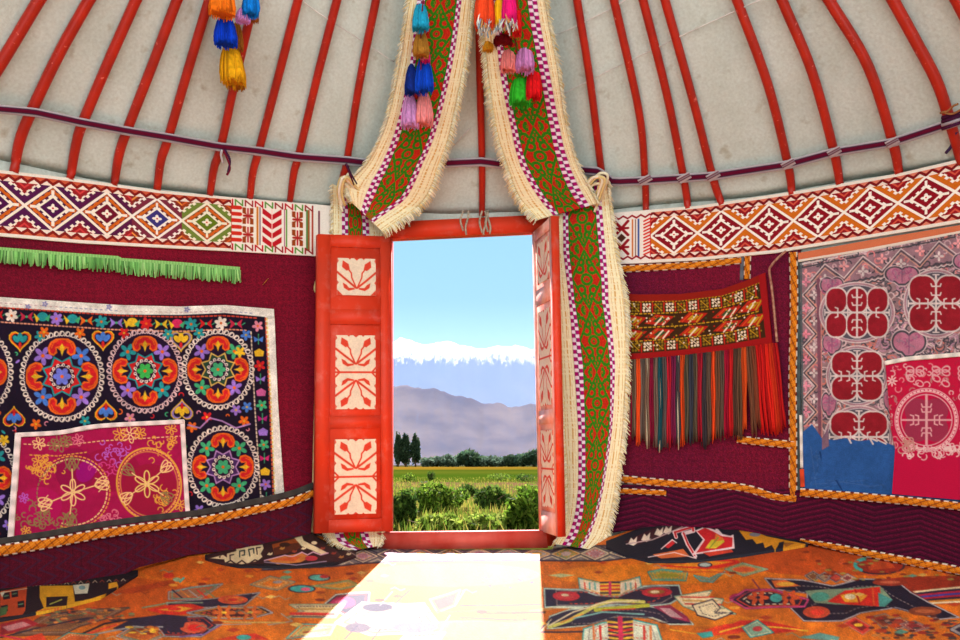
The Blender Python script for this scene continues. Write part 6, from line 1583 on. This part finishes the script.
def p_panel(s, u, wd):
    """green scrolls and lozenges on red"""
    per = 62.0; y = (s % per) / per * 2 - 1; x = np.abs(u * 2 - 1)
    C = np.empty(s.shape + (3,)); C[:] = rgb((186, 38, 18))
    GRb = rgb((44, 122, 18))
    d = x * 0.92 + np.abs(y)                      # lozenge
    g = np.abs(d - 0.93) < 0.085
    y2 = np.abs(((s + per / 2) % per) / per * 2 - 1)
    r1 = np.hypot(x * 0.62, y * 1.25); g |= np.abs(r1 - 0.20) < 0.06
    g |= np.hypot(x * .62, y * 1.2) < .05
    for cx, cy, r in ((.42, .34, .16), (.30, .56, .12)):
        q = np.hypot((x - cx) * .62, (np.abs(y) - cy) * 1.2); g |= (np.abs(q - r) < .058) & ~((x > cx) & (np.abs(y) > cy))
    for cx, cy, r in ((.72, .62, .17), (.74, .98, .16), (.34, 1.0, .13)):
        q = np.hypot((x - cx) * .62, (np.abs(y) - cy) * 1.2); g |= (np.abs(q - r) < .06) & ~((x < cx) & (np.abs(y) < cy))
    g |= (np.abs(x - .96) < .04) & (np.sin(s * 2 * PI / per * 2) > -.2)
    g |= (x < .07) & (np.abs(np.abs(y) - .72) < .08)
    g |= (np.abs(d - 1.28) < .03)
    C[g] = GRb
    return C * (1 + 0.10 * np.random.default_rng(1).normal(size=s.shape))[..., None]
def p_check(s, u, wd):
    C = np.empty(s.shape + (3,)); C[:] = rgb((168, 10, 104)); a = (s / 7.6) % 1.0; c = u < .5
    w_ = np.where(c, a < .45, (a > .5) & (a < .95)); C[w_] = rgb((240, 224, 236)); C[(~w_) & (np.abs(u - .5) < .12)] = rgb((96, 10, 90))
    return C
def p_cream(s, u, wd):
    C = np.empty(s.shape + (3,)); C[:] = rgb((242, 232, 192))
    st = np.sin(s * 1.9 + 3 * np.sin(s * .31)); C *= (1 + .015 * st)[..., None]
    for c, w, k in ((.06, .05, (222, 166, 70)), (.17, .025, (226, 186, 110)), (.34, .02, (214, 170, 96)), (.62, .035, (216, 170, 90)), (.8, .02, (226, 196, 140))):
        m = (np.abs(u - c - .025 * np.sin(s / 9 + c * 9)) < w) & (np.sin(s * 2.2 + 2 * np.sin(s * .37)) > -.8); C[m] = rgb(k)
    return np.clip(C, 0, 1)
def p_cream2(s, u, wd): return p_cream(s, 1 - u, wd)
FRC = [(244, 232, 200), (238, 222, 180), (246, 238, 216), (230, 204, 140), (242, 230, 196)]
def drape_fringe(geo, parent, side, off, sur, seed, ln=(7, 10)):
    """loose threads standing out from the outer edge of a drape"""
    s, R_, a, b, of, width = geo; g = np.random.default_rng(seed)
    st = np.arange(0, s[-1], 0.55); n = len(st)
    ax = np.interp(st, s, R_[:, 0]); ay = np.interp(st, s, R_[:, 1]); bx = np.interp(st, s, R_[:, 2]); by = np.interp(st, s, R_[:, 3]); o_ = np.interp(st, s, of)
    wd = np.hypot(bx - ax, by - ay); ux, uy = (bx - ax) / wd, (by - ay) / wd
    f0 = np.interp(st, s, a if side < 0 else b); 
    sx = ax + (bx - ax) * (0.0 if side < 0 else 1.0); sy = ay + (by - ay) * (0.0 if side < 0 else 1.0)
    wf = np.interp(st, s, (b - a)) * wd
    m = 5; f = np.linspace(0, 1, m)[None]
    L_ = g.uniform(*ln, n)[:, None]; back = (wf * .12)[:, None]
    e = -back + (back + L_ * .30) * f
    cx = sx[:, None] + side * ux[:, None] * e + g.normal(size=(n, 1)) * 1.2 * f ** 2
    cy = sy[:, None] + side * uy[:, None] * e + L_ * .45 * f ** 2
    d = np.stack([np.gradient(cx, axis=1), np.gradient(cy, axis=1)], -1); d /= np.linalg.norm(d, axis=-1, keepdims=True) + 1e-9
    nx, ny = -d[..., 1], d[..., 0]; hw = (1.0 * (1 - .4 * f)) * g.uniform(.7, 1.3, (n, 1)) * .55
    of_ = o_[:, None] + off + 0.008 * np.sin(f * PI) + g.uniform(0, .004, (n, 1))
    A = sur(cx + nx * hw, cy + ny * hw, of_ - .003); B = sur(cx, cy, of_ + .002); D = sur(cx - nx * hw, cy - ny * hw, of_ - .003)
    V = np.stack([A, B, D], 2); idx = np.arange(n * m * 3).reshape(n, m, 3)
    Q = np.concatenate([np.stack([idx[:, :-1, k], idx[:, :-1, k + 1], idx[:, 1:, k + 1], idx[:, 1:, k]], -1).reshape(-1, 4) for k in (0, 1)])
    C = np.repeat(np.stack([rgb(c) for c in FRC])[g.integers(0, 5, n)] * g.uniform(.88, 1.06, (n, 1)), m * 3, 0)
    o = mesh_obj('fringe_threads', V.reshape(-1, 3), Q, M_fring, parent, lin(C) * GAIN); o['kind'] = 'stuff'
def drape_seg(rows, fr, offs, parent, sur, seed, ln=(7, 11)):
    a = drape_part('fringe', rows, fr, 0, 1, offs, M_fring, parent, 22, .9, p_cream, sur, bow=.004)
    drape_part('checked_edging', rows, fr, 1, 2, [o + .006 for o in offs], M_wool, parent, 10, 1.6, p_check, sur, bow=.003)
    drape_part('woven_panel', rows, fr, 2, 3, [o + .004 for o in offs], M_wool, parent, 80, 1.9, p_panel, sur)
    drape_part('checked_edging', rows, fr, 3, 4, [o + .006 for o in offs], M_wool, parent, 10, 1.6, p_check, sur, bow=.003)
    b = drape_part('fringe', rows, fr, 4, 5, offs, M_fring, parent, 22, .9, p_cream2, sur, bow=.004)
    drape_fringe(a[1], parent, -1, .004, sur, seed, ln); drape_fringe(b[1], parent, 1, .004, sur, seed + 1, ln)
ld = empty('drape', wp(362, 205, .06)); tag(ld, 'left fringed drape with green and red weave, folded behind the open left door leaf', 'drape', 'fringed drapes tied back beside the door')
drape_seg([(428, -120, 484, -120), (409, 0, 473, 0), (399, 62, 465, 64), (386, 122, 453, 126), (367, 160, 441, 165), (347, 184, 424, 203), (352, 202, 384, 233)],
          [(.15, .26, .75, .82), (.13, .25, .75, .82), (.17, .25, .74, .81), (.17, .26, .70, .77), (.22, .31, .68, .75), (.28, .38, .70, .76), (.28, .42, .58, .66)],
          [.16, .15, .13, .12, .12, .13, .16], ld, sp, 101)
drape_seg([(332, 184, 378, 200), (332, 240, 382, 240), (327, 330, 384, 330), (326, 430, 384, 430), (325, 520, 383, 520), (330, 540, 382, 538), (352, 551, 378, 546)],
          [(.2, .33, .62, .75), (.2, .32, .62, .75), (.18, .30, .60, .75), (.18, .30, .60, .75), (.18, .32, .60, .74), (.14, .30, .62, .76), (.1, .3, .62, .8)],
          [.05, .035, .02, .02, .03, .07, .11], ld, sp, 111, (5, 8))
rd = empty('drape', wp(590, 200, .06)); tag(rd, 'right fringed drape with green and red weave, hanging down beside the right door leaf', 'drape', 'fringed drapes tied back beside the door')
drape_seg([(473, -120, 534, -120), (480, 0, 546, 0), (486, 70, 558, 68), (495, 130, 567, 128), (505, 165, 576, 161), (517, 197, 588, 184), (536, 220, 598, 203)],
          [(.2, .3, .72, .85), (.2, .3, .72, .86), (.19, .27, .74, .87), (.23, .31, .77, .90), (.21, .30, .75, .89), (.27, .35, .72, .86), (.28, .36, .72, .86)],
          [.20, .19, .16, .13, .12, .13, .15], rd, sp, 121)
drape_seg([(551, 196, 607, 178), (554, 250, 616, 250), (557, 300, 626, 300), (560, 365, 627, 365), (563, 430, 624, 430), (566, 490, 616, 490), (565, 524, 608, 531), (554, 544, 594, 550)],
          [(.21, .29, .76, .87), (.15, .24, .73, .83), (.17, .25, .65, .74), (.21, .34, .75, .82), (.25, .36, .76, .80), (.24, .38, .69, .74), (.16, .34, .56, .63), (.2, .4, .6, .7)],
          [.10, .09, .085, .085, .085, .09, .10, .13], rd, sp, 131)
# knotted tops of the drapes on the wall poles
for par, pts in ((rd, [(596, 206), (601, 192), (604, 180), (596, 178), (588, 186)]), (ld, [(344, 206), (341, 192), (345, 178), (352, 184), (362, 196)])):
    p = smooth_poly(pts, 24); mb = MB(); g = np.random.default_rng(3)
    for k in range(9):
        j = g.normal(size=2) * 1.8; mb.tube(sp(p[:, 0] + j[0], p[:, 1] + j[1], 0.10 + 0.03 * np.sin(np.linspace(0, PI, 24)) + .004 * k), .0065, 6, rgb(FRC[k % 5]))
    mb.build('tie_back', M_fring, par)

# ================================================================== TASSELS
M_pom = woven('tassel_wool', rough=0.95, bump=0.5, scale=120)
def tassel(parent, x, y0, y1, w, c, off, name='tassel', tips=None, seed=0, lean=0.0):
    """bundle of wool threads bound at the top, spreading to a cut end"""
    g = np.random.default_rng(seed + int(x * 7 + y0 * 3)); base = sp(x, (y0 + y1) / 2, off); d = base[1]
    top = at(x, y0, d); h = (y1 - y0) / F * d; rad = w / F * d / 2
    mb = MB(); cc = rgb(c)
    # core
    n, m = 26, 14; f = np.linspace(0, 1, m); prof = rad * np.interp(f, [0, .06, .2, .5, .85, 1], [.14, .36, .58, .86, 1.0, .92])
    th = np.linspace(0, 2 * PI, n, endpoint=False)
    rid = 1 + 0.10 * np.sin(th * 9 + g.uniform(0, 6)) + .05 * g.normal(size=n)
    Rr = prof[:, None] * (1 + (rid[None] - 1) * np.clip(f[:, None] * 2, 0, 1))
    jag = g.normal(size=n) * .05
    Zz = -h * (f[:, None] * .94 + f[:, None] ** 4 * jag[None])
    ln = lean / F * d * f[:, None] ** 1.2
    V = np.stack([top[0] + Rr * np.cos(th) + ln, top[1] + Rr * np.sin(th) * .8, top[2] + Zz], -1).reshape(-1, 3)
    i = np.arange(m - 1)[:, None] * n; j = np.arange(n)[None]; j2 = (j + 1) % n
    Q = np.stack([i + j, i + n + j, i + n + j2, i + j2], -1).reshape(-1, 4)
    colr = cc[None] * (1 + .08 * g.normal(size=(m * n, 1)))
    V = np.vstack([V, [[top[0] + lean / F * d, top[1], top[2] - h * .9]]]); k = np.arange(n)
    T = np.c_[np.full(n, m * n), (m - 1) * n + (k + 1) % n, (m - 1) * n + k]
    mb.V.append(V); mb.Q.append(Q); mb.T.append(T); mb.C.append(np.clip(np.vstack([colr, cc[None]]), 0, 1)); mb.n += len(V)
    for k in range(90):
        a = g.uniform(0, 6.28); r1 = g.uniform(.75, 1.06); f = np.array([0, .12, .35, .7, 1.0]) * g.uniform(.93, 1.06)
        pr = rad * np.interp(f, [0, .06, .2, .5, .85, 1, 1.1], [.14, .36, .60, .88, 1.04, 1.0, .96]) * r1
        P = np.c_[top[0] + pr * math.cos(a) + lean / F * d * f ** 1.2, top[1] + pr * math.sin(a) * .8, top[2] - h * f]
        sh = cc * g.uniform(.82, 1.15)
        cl = sh
        mb.tube(P, np.array([.6, 1, 1.1, 1.0, .5]) * rad * .07, 4, np.clip(cl, 0, 1))
    o = mb.build(name, M_pom, parent); o['label'] = f'{name}'
    del o['label']
    if tips is not None:
        mt = MB()
        for k in range(46):
            a = g.uniform(0, 6.28); r0 = rad * g.uniform(.4, 1.0); P0 = np.array([top[0] + r0 * math.cos(a), top[1] + r0 * math.sin(a) * .8, top[2] - h * g.uniform(.80, .95)])
            P1 = P0 + np.array([g.normal() * .006, g.normal() * .006, -h * g.uniform(.12, .24)])
            mt.tube([P0, (P0 + P1) / 2 + g.normal(size=3) * .002, P1], rad * .085, 4, rgb(tips[k % len(tips)]))
        mt.build('tassel_tip', M_pom, o)
    return o
def thread(parent, pts, off, c=(120, 30, 30)):
    p = smooth_poly(pts, 12); MB().tube(sp(p[:, 0], p[:, 1], off), .003, 5, rgb(c)).build('cord', M_pom, parent)
ts = empty('tassel_string', sp(230, 30, .12)); tag(ts, 'string of orange, blue and yellow wool tassels hanging from the upper left roof', 'tassel string', 'wool tassel strings')
thread(ts, [(236, -60), (233, -20), (228, 14), (227, 44)], .14)
for a in [(222.5, -14, 15, 25, (232, 112, 20)), (251, -14, 15.5, 16, (10, 118, 206)), (243, 8, 22, 14, (206, 140, 206)), (225.5, 14, 45, 22, (8, 60, 196)), (230.5, 40, 84, 24, (222, 156, 16))]: tassel(ts, *a, .14, lean=3 if a[1] == 40 else 0)
tassel(ts, 254, 2, 22, 9, (170, 100, 30), .09); tassel(ts, 237, 22, 50, 12, (150, 90, 30), .09); tassel(ts, 236, 60, 88, 17, (170, 104, 24), .09)
tl = empty('tassel_string', sp(420, 60, .2)); tag(tl, 'string of teal, blue and pink wool tassels hanging on the left drape', 'tassel string', 'wool tassel strings')
thread(tl, [(428, -60), (424, -10), (421, 30), (421, 90)], .20)
for a in [(420.5, 2, 30, 16, (30, 150, 186)), (421, 30, 56, 16, (186, 126, 44)), (426, 48, 62, 9, (206, 30, 110)), (411.5, 64, 94, 13, (16, 40, 120)), (424, 56, 92, 18, (12, 70, 196)), (410, 93, 127, 17, (206, 140, 196)), (424, 91, 125, 18, (240, 140, 140))]: tassel(tl, *a, .19)
tr_ = empty('tassel_string', sp(515, 60, .2)); tag(tr_, 'string of pink, lilac, green and red wool tassels hanging on the right drape', 'tassel string', 'wool tassel strings')
thread(tr_, [(508, -60), (512, -10), (515, 40), (522, 76)], .19)
for a in [(534, 58, 99, 15, (220, 20, 26)), (508.5, 42, 71, 16, (240, 130, 126)), (525, 39, 71, 18, (206, 130, 190)), (521, 71, 105, 22, (50, 176, 40)), (532, 80, 94, 7, (140, 176, 40))]: tassel(tr_, *a, .18)
tc_ = empty('tassel_bunch', sp(495, 5, .22)); tag(tc_, 'bunch of orange and hot pink tassels with silvery ends between the drape tops', 'tassel bunch', 'wool tassel strings')
thread(tc_, [(494, -80), (495, -30), (496, 0)], .22)
SIL = [(206, 206, 200), (150, 176, 196), (236, 236, 226), (206, 150, 90)]
tassel(tc_, 484.5, -20, 27, 19, (232, 70, 30), .22, tips=SIL); tassel(tc_, 498.5, -20, 26, 8, (232, 170, 20), .21, tips=SIL); tassel(tc_, 504, -20, 24, 7, (40, 130, 80), .20, tips=SIL); tassel(tc_, 509.5, -20, 24, 15, (224, 24, 110), .22, tips=SIL); tassel(tc_, 517, -20, 36, 9, (216, 24, 26), .18); tassel(tc_, 488, 36, 51, 11, (206, 140, 30), .17); tassel(tc_, 503, 26, 46, 18, (110, 10, 16), .165)
# ================================================================== LIGHT, SKY, CAMERA
w = bpy.data.worlds.new('sky'); SC.world = w; w.use_nodes = True
N, L = w.node_tree.nodes, w.node_tree.links
bg = N['Background']; bg.inputs['Strength'].default_value = SKY_STRENGTH
tc = N.new('ShaderNodeTexCoord'); sx = N.new('ShaderNodeSeparateXYZ'); L.new(tc.outputs['Generated'], sx.inputs[0])
cr = N.new('ShaderNodeValToRGB'); e = cr.color_ramp.elements
mr = N.new('ShaderNodeMapRange'); mr.inputs['From Min'].default_value = -0.1; mr.inputs['From Max'].default_value = 0.9
L.new(sx.outputs['Z'], mr.inputs['Value']); L.new(mr.outputs['Result'], cr.inputs['Fac'])
e[0].position = 0.10; e[0].color = (*SKY_LOW, 1); e[1].position = 1.0; e[1].color = (0.16, 0.36, 0.80, 1)
q = cr.color_ramp.elements.new(0.40); q.color = (*SKY_MID, 1)
# added bright patchy white over the unseen sky behind the viewer, as interior fill
nz = N.new('ShaderNodeTexNoise'); nz.inputs['Scale'].default_value = 2.2; nz.inputs['Detail'].default_value = 5; L.new(tc.outputs['Generated'], nz.inputs['Vector'])
my = N.new('ShaderNodeMapRange'); my.inputs['From Min'].default_value = 0.25; my.inputs['From Max'].default_value = -0.25; L.new(sx.outputs['Y'], my.inputs['Value'])
mc = N.new('ShaderNodeMapRange'); mc.inputs['From Min'].default_value = 0.30; mc.inputs['From Max'].default_value = 0.5; L.new(nz.outputs['Fac'], mc.inputs['Value'])
mm = N.new('ShaderNodeMath'); mm.operation = 'MULTIPLY'; L.new(my.outputs['Result'], mm.inputs[0]); L.new(mc.outputs['Result'], mm.inputs[1])
mx = N.new('ShaderNodeMix'); mx.data_type = 'RGBA'; L.new(mm.outputs[0], mx.inputs['Factor']); L.new(cr.outputs['Color'], mx.inputs['A']); mx.inputs['B'].default_value = (*BACK_FILL, 1)
L.new(mx.outputs['Result'], bg.inputs['Color'])
sl = bpy.data.lights.new('sun', 'SUN'); sl.energy = SUN; sl.angle = math.radians(0.53); sl.color = (1.0, 0.91, 0.95)
so = bpy.data.objects.new('sun', sl); COL.objects.link(so)
so.rotation_euler = Vector((SUN_X, -1.0, -math.tan(math.radians(40)))).to_track_quat('-Z', 'Y').to_euler()
cam = bpy.data.cameras.new('camera'); co = bpy.data.objects.new('camera', cam); COL.objects.link(co)
co.location = (0, 0, CZ); co.rotation_euler = (math.radians(90), 0, 0)
cam.sensor_width = 36; cam.lens = 36 * F / 960; cam.shift_y = (HZ - 320) / 960; cam.clip_start = 0.05; cam.clip_end = 30000
SC.camera = co
SC.view_settings.view_transform = 'Standard'; SC.view_settings.look = 'None'; SC.view_settings.gamma = 1; SC.view_settings.use_curve_mapping = False
SC.view_settings.exposure = EXPOSURE
SC.cycles.max_bounces = 6; SC.cycles.diffuse_bounces = 3; SC.cycles.caustics_reflective = False; SC.cycles.caustics_refractive = False
